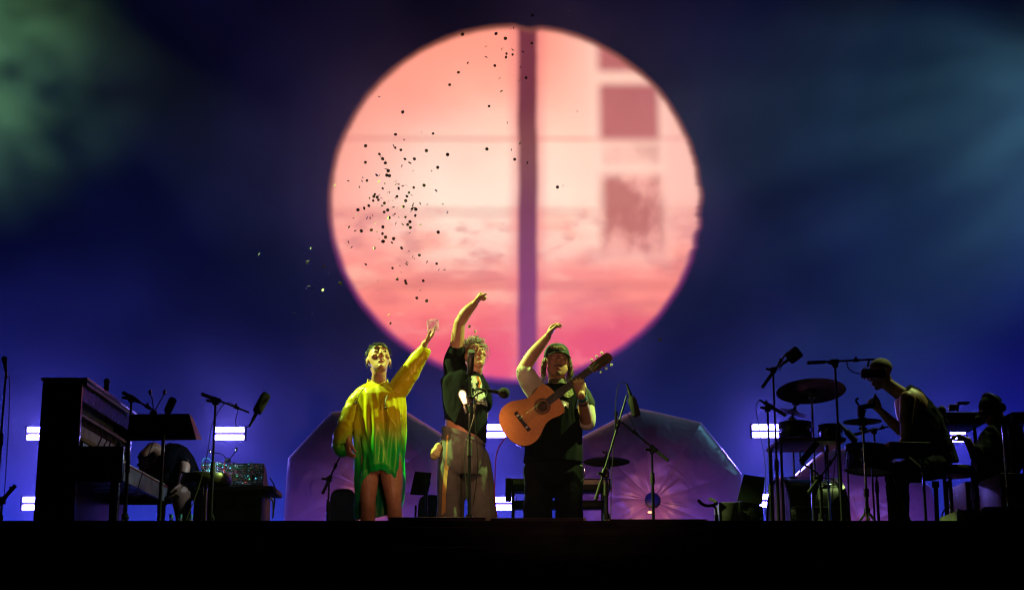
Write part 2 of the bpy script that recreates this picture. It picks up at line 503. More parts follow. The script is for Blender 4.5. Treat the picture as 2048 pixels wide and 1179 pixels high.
# ------------------------------------------------------------------ strobe bars on the wall
M['tube'] = [emit('strobe_tube_%d' % k, (0.13, 0.095, 1.0), e) for k, e in enumerate((62.0, 78.0, 95.0))]
def strobe(px, py, label, throw=0, w=58):
    Y = 17.70
    c = at(px, py, Y); k = 1 / ppm(Y)
    t = thing('strobe_light', c - V((0, 0, 0.09)), label, 'stage light', 'strobe bars in front of the video wall')
    W = w * k
    MB().box(c + V((0, 0.06, 0)), (W + 0.012, 0.05, 0.085), bev=0.008).build('housing', M['black'], t)
    for s in (1, -1):
        MB().box(c + V((0, 0.012, s * 0.043)), (W, 0.035, 0.060), bev=0.012).build('light_tube', M['tube'][int(px) % 3], t)
        MB().box(c + V((s * (W / 2 + 0.012), 0.02, 0)), (0.018, 0.06, 0.165), bev=0.004).build('end_cap', M['black'], t)
    MB().box(c + V((0, 0.19, 0)), (0.05, 0.205, 0.05)).build('bracket', M['blackmetal'], t)
    if throw:
        l = spot('strobe_throw', c - V((0, 0.06, 0)), c + V((0, -6, -1.2)), (0.30, 0.22, 1.0), throw, 130, 1.0, 0.1)
        l.parent = t; l.location = V((0, -0.06, 0.09))
strobe(83, 866, 'upper strobe light with two glowing white tubes left of the piano', 60)
strobe(74, 1006, 'lower strobe light with two glowing white tubes left of the piano')
strobe(459, 866, 'strobe light with two glowing white tubes beside the boom stand left of the yellow dress', 75)
strobe(985, 861, 'upper strobe light glowing between the man with raised fist and the guitar')
strobe(1000, 1006, 'lower strobe light glowing low between the trousers and the keyboard stand')
strobe(1534, 861, 'upper strobe light with two glowing tubes left of the drum kit', 75)
strobe(1540, 1000, 'lower strobe light mostly hidden by the drum stands and laptop lid', w=40)
strobe(1916, 870, 'strobe light almost hidden behind the seated drummer and the dark keyboard', w=30)

# ------------------------------------------------------------------ nine-gored inflatables
def fabric_inflatable():
    m = bpy.data.materials.new('inflatable_nylon'); m.use_nodes = True
    nt = m.node_tree; b = nt.nodes['Principled BSDF']; X.nt = nt
    tc = nt.nodes.new('ShaderNodeTexCoord')
    n1 = xnoise(tc.outputs['Object'], 2.5, 4)
    col = xmix(n1.sstep(0.3, 0.7), (0.40, 0.22, 0.29), (0.30, 0.17, 0.25))
    nt.links.new(col.s, b.inputs['Base Color'])
    b.inputs['Roughness'].default_value = 0.38
    b.inputs['Sheen Weight'].default_value = 0.3
    n2 = xnoise(tc.outputs['Object'], 4.5, 6, 1, 1, 1)
    n2.s.node.noise_type = 'RIDGED_MULTIFRACTAL'; n2.s.node.inputs['Distortion'].default_value = 1.2
    bp = nt.nodes.new('ShaderNodeBump'); bp.inputs['Strength'].default_value = 0.6; bp.inputs['Distance'].default_value = 0.03
    nt.links.new(n2.s, bp.inputs['Height']); nt.links.new(bp.outputs[0], b.inputs['Normal'])
    return m
M['nylon'] = fabric_inflatable()
M['nylon_blue'] = mat('hub_blue', (0.01, 0.02, 0.16), 0.4)
M['warmlamp'] = emit('hub_lamp', (1.0, 0.36, 0.16), 3)
def inflatable(px, py, rpx, a0, label, lamp=40, seed=0):
    Y = 16.35
    c = at(px, py, Y); Rr = rpx / ppm(Y)
    t = thing('inflatable_flower', (c.x, Y, ZS), label, 'inflatable', 'nine gored pink inflatables behind the band')
    NG, NS, NR = 9, 16, 34
    def gore(g, name):
        mb = MB(); vs = []; fs = []
        for i in range(NR + 1):
            r = 0.085 + (1 - 0.085) * i / NR
            for j in range(NS + 1):
                th = a0 + 2 * PI * (g + j / NS) / NG
                q = 2 * PI / NG
                ph = (j / NS - 0.5) * q
                edge = cos(q / 2) / cos(ph)                       # straight sided outline
                rad = Rr * r * (1 - (1 - edge) * (0.35 + 0.6 * r))
                # puffed profile: full near the rim, drawn in at the hub; creases at seams
                puff = 0.62 * math.sqrt(max(0, 1 - (abs(r - 0.5) / 0.5) ** 2.2)) * Rr * 0.40
                seam = abs(2 * j / NS - 1)
                puff -= 0.014 * Rr * seam ** 4 * sin(PI * min(1, r * 1.05))
                p3 = V((cos(th) * rad * 4, sin(th) * rad * 4, seed * 7.3))
                wr = mnoise.fractal(V((cos(th) * r * 2.6, sin(th) * r * 2.6, seed * 5)), 1.0, 2.0, 4) * 0.05 * min(1, r * 3) * (1.15 - r)
                wr += abs(mnoise.noise(V((th * 13, r * 5.0, seed + 4)))) * -0.022 * (1 - abs(seam)) * max(0, r - 0.45)
                wr += mnoise.noise(V((th * 9, r * 1.5, seed + 9))) * 0.010 * max(0, 1 - r * 1.6)
                vs.append((c.x + cos(th) * rad, Y - puff - wr, c.z + sin(th) * rad))
        for i in range(NR):
            for j in range(NS):
                a = i * (NS + 1) + j
                fs.append((a, a + 1, a + NS + 2, a + NS + 1))
        # flat back
        b0 = len(vs)
        vs.append((c.x, Y + 0.05, c.z))
        for j in range(NS):
            a = NR * (NS + 1) + j
            fs.append((a, a + 1, b0))
        mb.add(vs, fs)
        return mb.build(name, M['nylon'], t, angle=180)
    for g in range(NG):
        gore(g, 'gore')
    MB().lathe((c.x, Y - 0.02, c.z), (0, -1, 0), [(0.001, 0.02), (0.05, 0.018), (0.088, 0.008), (0.094, -0.03), (0.09, -0.06)], 28).build('hub', M['nylon_blue'], t)
    # thin tie cords out from the hub
    for k in range(5):
        th = a0 + 2 * PI * (k + 0.3 + 0.3 * sin(k * 5)) / 5
        p = [(c.x + cos(th) * r, Y - 0.018 - 0.62 * math.sqrt(max(0, 1 - (abs(r / Rr - 0.5) / 0.5) ** 2.2)) * Rr * 0.40, c.z + sin(th) * r) for r in (0.1, 0.2, 0.34)]
        MB().tube(p, 0.0014, 4).build('tie_cord', M['cable'], t)
    # work lamp at the foot of the hub
    lp = V((c.x - 0.05, Y - 0.36, c.z - 0.14))
    lo = MB().ball(lp, (0.022, 0.02, 0.012)).build('hub_lamp', M['warmlamp'], t)
    d = bpy.data.lights.new('hub_light', 'POINT'); d.color = (1.0, 0.36, 0.16); d.energy = lamp; d.shadow_soft_size = 0.05
    o = bpy.data.objects.new('hub_light', d); o.parent = t; o.location = lp - V(t.location) + V((0, -0.10, 0.03)); C.objects.link(o)
inflatable(745, 985, 182, R(-2), 'pink gored inflatable behind the performer in the yellow dress', 1.4, 1)
inflatable(1303, 1003, 188, R(17), 'pink gored inflatable with dark blue hub right of the guitarist', 2.2, 2)
inflatable(1716, 1062, 172, R(30), 'smaller pink gored inflatable partly hidden behind the drum kit', 1.2, 3)

# ------------------------------------------------------------------ microphone stands and microphones
def P(t): return at(*t)
def knob(mb, p, d, r=0.014, l=0.03):
    p = V(p); d = V(d).normalized()
    mb.cyl(p, p + d * l, r, r * 0.8, 10)

def stand(top, label, boom=None, legs=3, leg_ang=0.3, leg_r=0.30, group='microphone stands on the stage', m=None, name='microphone_stand', legz=0.22, mid=0.55):
    m = m or M['blackmetal']
    T = P(top); B = V((T.x, T.y, ZS))
    t = thing(name, B, label, 'microphone stand', group)
    H = T.z - ZS
    pm = MB(); pm.cyl(B + V((0, 0, 0.04)), B + V((0, 0, H * mid)), 0.0125, n=10); pm.build('lower_pole', m, t)
    um = MB(); um.cyl(B + V((0, 0, H * mid - 0.02)), T, 0.0085, n=10); up = um.build('upper_pole', m, t)
    cm = MB(); cm.cyl(B + V((0, 0, H * mid - 0.04)), B + V((0, 0, H * mid + 0.05)), 0.019, 0.016, 12); cm.build('height_clutch', M['rubber'], t)
    hub = MB(); hub.cyl(B + V((0, 0, legz - 0.03)), B + V((0, 0, legz + 0.05)), 0.024, n=12); knob(hub, B + V((0, 0, legz + .02)), (1, -0.4, 0)); hub.build('leg_hub', m, t)
    for k in range(legs):
        a = leg_ang + 2 * PI * k / legs
        e = B + V((cos(a) * leg_r, sin(a) * leg_r, 0.012))
        lm = MB(); lm.tube([B + V((cos(a) * .02, sin(a) * .02, legz)), e], 0.009, 8)
        lo = lm.build('leg', m, t)
        MB().cyl(e + V((0, 0, -0.012)), e + V((0, 0, 0.012)), 0.016, n=8).build('rubber_foot', M['rubber'], lo)
    if boom:
        a, b = P(boom[0]), P(boom[1]); d = (b - a).normalized()
        bm_ = MB(); bm_.tube([a, b], 0.0075, 10); bo = bm_.build('boom', m, t)
        MB().cyl(a - d * 0.01, a + d * 0.13, 0.0135, n=10).build('counterweight', M['rubber'], bo)
        cl = MB()
        cl.box(T + V((0, 0, 0.0)), (0.045, 0.04, 0.05), bev=0.008)
        q = a + d * max(0, min((b - a).length, (T - a).dot(d)))
        cl.cyl(q - d * 0.03, q + d * 0.03, 0.018, n=12)
        cl.tube([T, q], 0.012, 8)
        knob(cl, T + V((-0.02, -0.02, 0)), (-1, -0.6, 0.1), 0.012, 0.045)
        cl.build('boom_clamp', m, t)
        kb = MB(); q2 = a + d * (b - a).length * 0.72; kb.cyl(q2 - d * 0.02, q2 + d * 0.02, 0.014, n=10); knob(kb, q2, V((0, -.3, 1)), 0.009, 0.03); kb.build('boom_lock', m, bo)
    return t

def micro(head, tail, label, kind='foam', cable=None, r=None, group=None):
    h, tl = P(head), P(tail); d = (h - tl).normalized(); L = (h - tl).length
    t = thing('microphone', tl, label, 'microphone', group)
    if kind == 'ball':
        r = r or 0.027
        MB().lathe(h - d * r * 2, d, [(0.013, 0), (r * .85, r * .35), (r, r), (r * .85, r * 1.6), (r * .45, r * 1.92), (0.001, r * 2)], 20).build('foam_head', M['foam'], t)
        MB().lathe(tl, d, [(0.009, 0), (0.012, 0.02), (0.013, L * 0.4), (0.017, L - r * 1.9)], 14, True).build('body', M['black'], t)
    elif kind == 'foam':
        r = r or 0.03
        MB().lathe(tl + d * L * 0.3, d, [(r * .7, 0), (r * .95, .01), (r, L * .2), (r, L * .62), (r * .8, L * .68), (0.001, L * .7)], 20).build('foam_head', M['foam'], t)
        MB().lathe(tl, d, [(0.008, 0), (0.012, 0.015), (0.014, L * .31)], 14, True).build('body', M['black'], t)
    else:
        r = r or 0.012
        MB().lathe(tl, d, [(r * .6, 0), (r, 0.012), (r, L * .8)], 14, True).build('body', M['black'], t)
        MB().lathe(tl + d * L * .8, d, [(r * 1.06, 0), (r * 1.06, L * .17), (r * .9, L * .2)], 14, True).build('grille', M['grille'], t)
    cp = MB(); cp.cyl(tl - d * 0.045, tl + d * 0.005, 0.0075, 0.0095, 10); cp.build('plug', M['chrome'] if kind == 'ball' else M['blackmetal'], t)
    if cable:
        pts = [tl - d * 0.04] + [P(c) for c in cable]
        MB().tube(pts, 0.0034, 6, smooth=6).build('cable', M['cable'], t)
    return t

# far left stand
stand((12, 742, 11.5), 'microphone stand at the very left edge beyond the piano', None, mid=0.62, leg_r=.26)
micro((8, 712, 11.5), (12, 744, 11.5), 'slim microphone on the stand at the left edge', 'ball', [(19, 760, 11.5), (17, 850, 11.5), (8, 1000, 11.5)], r=.022)
stand((4, 1000, 10.6), 'short low microphone stand at the lower left corner', ((4, 1000, 10.6), (27, 974, 10.6)), legz=.08, leg_r=.15, mid=.5)
# stand reaching over the piano
stand((263, 797, 11.25), 'boom stand with microphone in front of the piano end', ((247, 785, 11.2), (314, 824, 11.3)))
micro((347, 796, 11.35), (329, 836, 11.3), 'black foam covered microphone above the wide music stand', 'foam', [(322, 850, 11.3), (300, 900, 11.25), (268, 1000, 11.2)], r=.03)
# tall boom stand before the modular synthesiser
stand((431, 803, 11.3), 'boom stand beside the modular synthesiser with a thin cable along its pole', ((405, 788, 11.25), (498, 824, 11.4)))
mk = micro((534, 786, 11.45), (504, 842, 11.4), 'large dark microphone tilted up at the end of the boom beside the synthesiser', 'foam', [(494, 853, 11.4), (478, 858, 11.38), (471, 842, 11.37), (474, 816, 11.36), (450, 806, 11.3), (424, 850, 11.28), (414, 910, 11.28), (395, 980, 11.2), (372, 1040, 11.1)], r=.036)
# low stand behind the dress
stand((658, 958, 13.6), 'short boom stand behind the performer in the yellow dress', ((646, 984, 13.55), (680, 912, 13.65)), mid=.7)
# centre stand of the man with the raised fist
stand((940, 742, 11.35), 'straight microphone stand in front of the man with the raised fist', None, mid=.56)
micro((943, 701, 11.18), (940, 748, 11.36), 'dark tubular microphone at mouth height of the man with raised fist', 'pencil', [(944, 790, 11.36), (948, 830, 11.33), (930, 900, 11.33), (934, 1000, 11.33)], r=.024)
br = thing('clamp_arm', P((940, 786, 11.35)), 'small black clamp arm on the centre microphone stand', 'clamp')
mb = MB(); mb.tube([P((938, 812, 11.35)), P((948, 792, 11.33)), P((972, 780, 11.33))], 0.007, 8, smooth=4); mb.build('arm', M['blackmetal'], br)
MB().box(P((940, 800, 11.35)), (0.05, 0.05, 0.06), bev=.01).build('clamp', M['blackmetal'], br)
mb = MB(); mb.tube([P((950, 800, 11.32)), P((966, 803, 11.3)), P((974, 782, 11.31)), P((956, 776, 11.31)), P((950, 786, 11.32))], 0.0045, 6, smooth=5); mb.build('cable_loop', M['cable'], br)
micro((1019, 787, 11.3), (968, 779, 11.33), 'microphone with round black foam pointing right toward the guitar', 'ball', [(955, 790, 11.33), (950, 840, 11.34), (956, 930, 11.34), (946, 1010, 11.34)], r=.04)
# boom stand right of the guitarist
stand((1212, 948, 11.25), 'boom stand right of the guitarist with its boom leaning steeply', ((1192, 997, 11.2), (1254, 790, 11.35)), mid=.8)
micro((1274, 832, 11.3), (1257, 778, 11.35), 'black foam microphone hanging down right of the guitar head', 'foam', [(1250, 765, 11.35), (1238, 768, 11.34), (1232, 800, 11.33), (1230, 850, 11.3), (1224, 940, 11.28), (1221, 1035, 11.2)], r=.032)
stand((1304, 900, 12.7), 'boom stand in front of the pink inflatable with its boom sloping down right', ((1335, 919, 12.65), (1243, 843, 12.8)), mid=.75)
micro((1232, 822, 12.8), (1233, 858, 12.8), 'small slim microphone upright at the end of the sloping boom', 'pencil', [(1240, 826, 12.8), (1252, 822, 12.78), (1278, 872, 12.75)], r=.014)
# drum area stands
stand((1546, 740, 12.45), 'tall boom stand left of the big cymbal', ((1526, 772, 12.4), (1574, 704, 12.5)), mid=.5)
micro((1600, 700, 12.45), (1566, 727, 12.5), 'large foam covered microphone high above the drum kit', 'foam', [(1556, 730, 12.5), (1560, 740, 12.5), (1566, 722, 12.5)], r=.052)
stand((1535, 817, 12.0), 'slim boom stand left of the percussion table', ((1569, 829, 11.95), (1519, 799, 12.05)), mid=.45)
MB().tube([P((1519, 799, 12.05)), P((1512, 815, 12.05)), P((1519, 860, 12.02)), P((1530, 930, 12.0)), P((1530, 1030, 12))], 0.0035, 6, smooth=6).build('cable', M['cable'], label='thin cable looping from the slim boom stand left of the percussion table', cat='cable')
stand((1670, 728, 11.75), 'tall boom stand with level boom in front of the drummer', ((1617, 725, 11.72), (1748, 718, 11.8)), mid=.62)
ms = thing('microphone', P((1735, 746, 11.78)), 'black square microphone in a shock mount in front of the drummer face', 'microphone')
MB().obox(P((1722, 747, 11.78)), P((1771, 748, 11.76)), 0.04, 0.062, bev=.008).build('body', M['black'], ms)
rg = MB()
for q in (1729, 1741):
    c0 = P((q, 746, 11.78)); rg.tube([c0 + V((0, .045 * cos(a), .045 * sin(a))) for a in [2 * PI * k / 16 for k in range(17)]], 0.005, 6)
rg.tube([P((1735, 733, 11.78)), P((1738, 719, 11.8))], .008, 8)
rg.tube([P((1729, 738, 11.76)), P((1741, 738, 11.76))], .005, 6)
rg.build('shock_mount', M['blackmetal'], ms)
MB().tube([P((1722, 747, 11.78)), P((1708, 744, 11.77)), P((1697, 736, 11.76)), P((1693, 722, 11.76))], 0.0042, 6, smooth=5).build('cable', M['cable'], ms)
stand((1748, 862, 13.6), 'boom stand behind the hi-hat with a short level boom', ((1710, 868, 13.55), (1786, 850, 13.65)), mid=.6)
micro((1712, 883, 12.3), (1684, 852, 12.35), 'stubby black microphone aimed down beside the hi-hat', 'foam', [(1680, 850, 12.35), (1672, 900, 12.3), (1664, 1000, 12.2)], r=.026)

# ------------------------------------------------------------------ light bulb on the centre stand
M['bulbglass'] = bpy.data.materials.new('bulb_glass'); M['bulbglass'].use_nodes = True
bb = M['bulbglass'].node_tree.nodes['Principled BSDF']
bb.inputs['Transmission Weight'].default_value = 1.0; bb.inputs['Roughness'].default_value = 0.3; bb.inputs['IOR'].default_value = 1.12
bb.inputs['Base Color'].default_value = (1, 0.78, 0.52, 1)
bt = thing('light_bulb', P((931, 815, 11.28)), 'glowing filament light bulb clamped to the centre microphone stand', 'light bulb')
b0, b1 = P((932, 812, 11.28)), P((922, 779, 11.28)); bd = (b1 - b0).normalized(); BL = (b1 - b0).length
MB().lathe(b0, bd, [(.013, 0), (.016, .02), (.026, .06), (.032, BL * .68), (.029, BL * .84), (.017, BL * .96), (.001, BL)], 20).build('glass', M['bulbglass'], bt)
MB().lathe(b0 + bd * .02, bd, [(.001, 0), (.012, .004), (.017, BL * .35), (.022, BL * .55), (.018, BL * .68), (.008, BL * .76), (.001, BL * .78)], 14).build('filament', emit('filament', (1.0, 0.60, 0.30), 4.5), bt)
mb = MB(); mb.cyl(b0 - bd * .05, b0 + bd * .006, .02, .019, 14); so = mb.build('socket', M['black'], bt)
MB().tube([b0 - bd * .03, P((936, 818, 11.32)), P((940, 812, 11.35))], .008, 8).build('socket_arm', M['blackmetal'], so)
ld = bpy.data.lights.new('bulb_light', 'POINT'); ld.color = (1, .50, .22); ld.energy = 8.0; ld.shadow_soft_size = .03
lo = bpy.data.objects.new('bulb_light', ld); lo.parent = bt; lo.location = (b0 + b1) / 2 + V((-.06, -.02, -.04)) - V(bt.location); C.objects.link(lo)

# ------------------------------------------------------------------ upright piano
M['piano'] = mat('piano_black', (0.010, 0.009, 0.010), 0.28, var=0.3, coat=.4)
M['pianowood'] = mat('piano_inner_wood', (0.16, 0.075, 0.04), 0.5, var=.3, vscale=5)
M['ivory'] = mat('ivory', (0.70, 0.68, 0.62), 0.25, var=.08)
M['felt'] = mat('felt_yellowgreen', (0.32, 0.30, 0.12), 0.9)
M['feltred'] = mat('felt_red', (0.25, 0.02, 0.02), 0.9)
M['brass'] = mat('iron_frame', (0.30, 0.22, 0.10), 0.4, metal=.7)
XL, XF, XK = -3.415, -3.125, -2.80          # back, upper front, keyboard lip
Y0, Y1, ZT = 11.40, 12.98, ZS + 1.245
ZK = ZS + 0.66
pn = thing('upright_piano', ((XL + XK) / 2, (Y0 + Y1) / 2, ZS), 'black upright piano with its front open showing the hammers', 'piano')
for y in (Y0, Y1 - .035):
    MB().box(((XL + XF) / 2, y + .0175, ZS + .62), (XF - XL, .035, 1.24), bev=.004).build('side_panel', M['piano'], pn)
    MB().box(((XF + XK) / 2, y + .0175, ZK - .02), (XK - XF, .035, .26), bev=.006).build('key_cheek', M['piano'], pn)
    MB().box((XK - .05, y + .03, ZS + .27), (.06, .06, .53), bev=.006).build('front_leg', M['piano'], pn)
MB().box((XL + .02, (Y0 + Y1) / 2, ZS + .62), (.04, Y1 - Y0 - .072, 1.2)).build('back_panel', M['pianowood'], pn)
MB().box(((XL + XF) / 2 + .012, (Y0 + Y1) / 2, ZT + .012), (XF - XL + .05, Y1 - Y0 + .03, .024), bev=.005).build('top_lid', M['piano'], pn)
MB().box((XF + .018, (Y0 + Y1) / 2, ZT - .012), (.012, Y1 - Y0 - .08, .022)).build('lid_edge_strip', mat('lit_lid_edge', (.22, .17, .19), .4), pn)  # violet light along the lid edge, put into a pale strip's colour
MB().box((XF - .02, (Y0 + Y1) / 2, ZT - .075), (.025, Y1 - Y0 - .08, .12)).build('upper_rail', M['piano'], pn)
MB().box((XL + .12, (Y0 + Y1) / 2, ZS + .93), (.05, Y1 - Y0 - .09, .50)).build('iron_frame', M['brass'], pn)
MB().box((XF - .05, (Y0 + Y1) / 2, ZS + 1.02), (.04, Y1 - Y0 - .09, .022)).build('hammer_rail', M['pianowood'], pn)
for k in range(56):
    y = Y0 + .09 + k * (Y1 - Y0 - .18) / 55
    hm = MB()
    hm.obox((XF - .12, y, ZS + .84), (XF - .10, y, ZS + 1.06), .006, .008, (0, 1, 0))
    hm.box((XF - .135, y, ZS + 1.065), (.075, .012, .03))
    hm.obox((XF - .05, y, ZS + .80), (XF - .075, y, ZS + .94), .010, .02, (0, 1, 0))
    hm.build('hammer', M['pianowood'] if k % 7 else M['feltred'], pn, smooth=False)
MB().box((XF - .045, (Y0 + Y1) / 2, ZS + .905), (.02, Y1 - Y0 - .09, .075)).build('damper_rail', mat('pale_rail', (.42, .38, .36), .6), pn)
MB().box((XF - .03, (Y0 + Y1) / 2, ZS + .845), (.03, Y1 - Y0 - .09, .03)).build('felt_strip', M['felt'], pn)
MB().box((XF + .01, (Y0 + Y1) / 2, ZS + .775), (.02, Y1 - Y0 - .09, .05)).build('fallboard', M['piano'], pn)
MB().box(((XF + XK) / 2 - .05, (Y0 + Y1) / 2, ZK - .075), (XK - XF + .1, Y1 - Y0 - .072, .05)).build('key_bed', M['piano'], pn)
MB().box((XK - .008, (Y0 + Y1) / 2, ZK - .075), (.02, Y1 - Y0 - .074, .12)).build('key_slip', mat('key_slip_pale', (.34, .33, .40), .22, var=.25, vscale=3), pn)
MB().box((XK + .004, (Y0 + Y1) / 2, ZK - .012), (.006, Y1 - Y0 - .08, .010)).build('slip_felt', M['feltred'], pn)
KN = 52; kw = (Y1 - Y0 - .10) / KN
wk = MB().box((0, 0, 0), (.15, kw * .94, .022), bev=.002).mesh('white_key'); wk.materials.append(M['ivory'])
bk = MB().box((0, 0, 0), (.095, .011, .022), bev=.003).mesh('black_key'); bk.materials.append(M['piano'])
for k in range(KN):
    o = link_obj('white_key', wk, pn); o.location = V((XK - .095, Y0 + .05 + (k + .5) * kw, ZK + .005)) - V(pn.location)
    if k % 7 in (0, 1, 3, 4, 5):
        o = link_obj('black_key', bk, pn); o.location = V((XK - .122, Y0 + .05 + (k + 1) * kw, ZK + .024)) - V(pn.location)
MB().box((XF - .03, (Y0 + Y1) / 2, ZS + .30), (.03, Y1 - Y0 - .08, .56)).build('lower_panel', mat('lower_panel_gloss', (.05, .045, .06), .2, coat=.5), pn)
MB().box(((XL + XF) / 2 + .03, (Y0 + Y1) / 2, ZS + .03), (XF - XL + .1, Y1 - Y0 - .075, .06)).build('plinth', M['piano'], pn)
for k in range(3):
    MB().box((XF + .07, (Y0 + Y1) / 2 - .1 + k * .1, ZS + .06), (.14, .03, .012), bev=.004).build('pedal', M['brass'], pn)
# ball topped holder standing on the lid
tp = at(213, 775, 11.95); tp.z = ZT + .026
hb = thing('stub_microphone', tp, 'short round topped microphone standing on the piano lid', 'microphone')
MB().lathe(tp, (0, 0, 1), [(.02, 0), (.02, .05), (.017, .052)], 14, True).build('body', M['black'], hb)
MB().ball(tp + V((0, 0, .07)), .026).build('grille', M['grille'], hb)
ic = MB()
random.seed(3)
for k in range(7):
    y = Y0 + .35 + k * .13
    ic.tube([(XF - .02, y, ZS + 1.0), (XF + .05 + .04 * random.random(), y + .05, ZS + .92), (XF + .02, y + .1, ZS + .80), (XF + .12, y + .1, ZS + .74)], .005, 6, smooth=5)
ic.build('microphone_cables', M['cable'], pn)

# ------------------------------------------------------------------ wide music stand
def music_stand(quad, Y, label, polex, depth=.05, tilt=0.10):
    q = [at(x, y, Y + (tilt if i in (2, 3) else 0)) for i, (x, y) in enumerate(quad)]
    lo = min(p.z for p in q)
    foot = at(polex[0], polex[1], Y + .06)
    t = thing('music_stand', (foot.x, foot.y, ZS), label, 'music stand')
    n = (q[1] - q[0]).cross(q[3] - q[0]).normalized()
    if n.y < 0: n = -n
    mb = MB(); mb.add(q + [p + n * .006 for p in q], [(0, 1, 2, 3), (7, 6, 5, 4), (0, 4, 5, 1), (1, 5, 6, 2), (2, 6, 7, 3), (3, 7, 4, 0)])
    mb.build('desk', M['black'], t, smooth=False)
    mb = MB(); mb.add([q[3], q[2], q[2] + n * depth, q[3] + n * depth, q[3] - V((0, 0, .004)), q[2] - V((0, 0, .004)), q[2] + n * depth - V((0, 0, .004)), q[3] + n * depth - V((0, 0, .004))],
        [(0, 1, 2, 3), (7, 6, 5, 4), (0, 4, 5, 1), (1, 5, 6, 2), (2, 6, 7, 3), (3, 7, 4, 0)]); mb.build('ledge', M['black'], t, smooth=False)
    mb = MB(); mb.cyl((foot.x, foot.y, ZS + .03), (foot.x, foot.y, foot.z + .08), .012, n=10); mb.build('pole', M['blackmetal'], t)
    MB().box((foot.x, foot.y - .02, foot.z + .06), (.07, .05, .06), bev=.01).build('tilt_head', M['blackmetal'], t)
    for k in range(3):
        a = .4 + 2 * PI * k / 3
        MB().tube([(foot.x, foot.y, ZS + .1), (foot.x + .24 * cos(a), foot.y + .24 * sin(a), ZS + .012)], .009, 8).build('leg', M['blackmetal'], t)
    return t
msd = music_stand([(262, 828), (378, 827), (392, 878), (250, 880)], 11.05, 'wide dark music stand desk in front of the piano keyboard', (327, 872))
q = [at(378, 827, 11.05), at(385, 835, 11.2), at(403, 879, 11.3), at(392, 878, 11.15)]
mb = MB(); mb.add(q + [p + V((.003, .004, 0)) for p in q], [(0, 1, 2, 3), (7, 6, 5, 4), (0, 4, 5, 1), (1, 5, 6, 2), (2, 6, 7, 3), (3, 7, 4, 0)]); mb.build('side_flap', mat('flap_lit', (.10, .09, .13), .4), msd, smooth=False)  # paler than the desk: light on the side lip is in its colour
music_stand([(830, 942), (863, 945), (856, 990), (820, 987)], 13.9, 'small tilted music stand between the yellow dress and the patterned trousers', (853, 978))
def clip_lamp(base, heads, label, lit=0):
    b = P(base); t = thing('clip_lamp', b, label, 'lamp')
    MB().box(b, (.05, .03, .035), bev=.008).build('clip', M['black'], t)
    for h in heads:
        e = P(h); mid = (b + e) / 2 + V((0, 0, .03 if e.x > b.x else .0)) + V(((.02 if e.x < b.x else -.01), 0, 0)) * 0
        mid = V((e.x * .35 + b.x * .65, b.y, (b.z + e.z) / 2 + .02 * (1 if e.x < b.x else -1)))
        gn = MB(); gn.tube([b, mid, e], .0045, 6, smooth=6); g = gn.build('gooseneck', M['blackmetal'], t)
        MB().ball(e + V((0, 0, .008)), (.013, .013, .02)).build('lamp_head', M['chrome'], g)
    if lit:
        d = bpy.data.lights.new('clip_light', 'POINT'); d.color = (.55, .8, 1); d.energy = lit; d.shadow_soft_size = .01
        o = bpy.data.objects.new('clip_light', d); o.parent = t; o.location = P(heads[0]) + V((.06, -.16, .0)) - b; C.objects.link(o)
clip_lamp((307, 826, 11.06), [(300, 786, 11.06), (329, 786, 11.06)], 'twin gooseneck clip lamp on top of the wide music stand')

# ------------------------------------------------------------------ stool, bottles
def stool(px, py, Y, label, r=.19, name='stool', tilt=0):
    c = at(px, py, Y); t = thing(name, (c.x, c.y, ZS), label, 'stool')
    MB().lathe((c.x, c.y, c.z - .05), (0, 0, 1), [(.001, 0), (r * .96, 0), (r, .015), (r, .05), (r * .93, .075), (r * .6, .088), (.001, .09)], 32).build('cushion', mat('stool_vinyl', (.03, .03, .03), .35), t)
    MB().cyl((c.x, c.y, ZS + .15), (c.x, c.y, c.z - .05), .018, n=12).build('column', M['chrome'], t)
    for k in range(3):
        a = .9 + 2 * PI * k / 3
        MB().tube([(c.x, c.y, ZS + .3), (c.x + .25 * cos(a), c.y + .25 * sin(a), ZS + .012)], .011, 8).build('leg', M['chrome'], t)
stool(412, 955, 11.9, 'round padded stool in front of the modular synthesiser')
M['petglass'] = bpy.data.materials.new('bottle_plastic'); M['petglass'].use_nodes = True
bb = M['petglass'].node_tree.nodes['Principled BSDF']; bb.inputs['Transmission Weight'].default_value = .9; bb.inputs['Roughness'].default_value = .08; bb.inputs['IOR'].default_value = 1.3; bb.inputs['Base Color'].default_value = (.6, .7, .75, 1)
for px, lab in ((341, 'leftmost clear bottle'), (359, 'middle clear bottle'), (380, 'rightmost clear bottle')):
    c = at(px, 1060, 11.0); c.z = ZS
    t = thing('water_bottle', c, lab + ' of three on the floor before the stool', 'bottle', 'three bottles on the floor')
    MB().lathe(c, (0, 0, 1), [(.001, .002), (.03, .004), (.032, .03), (.031, .14), (.026, .17), (.013, .20), (.012, .222)], 16).build('body', M['petglass'], t)
    MB().cyl(c + V((0, 0, .216)), c + V((0, 0, .24)), .014, n=12).build('cap', mat('cap_blue', (.05, .2, .5), .4), t)

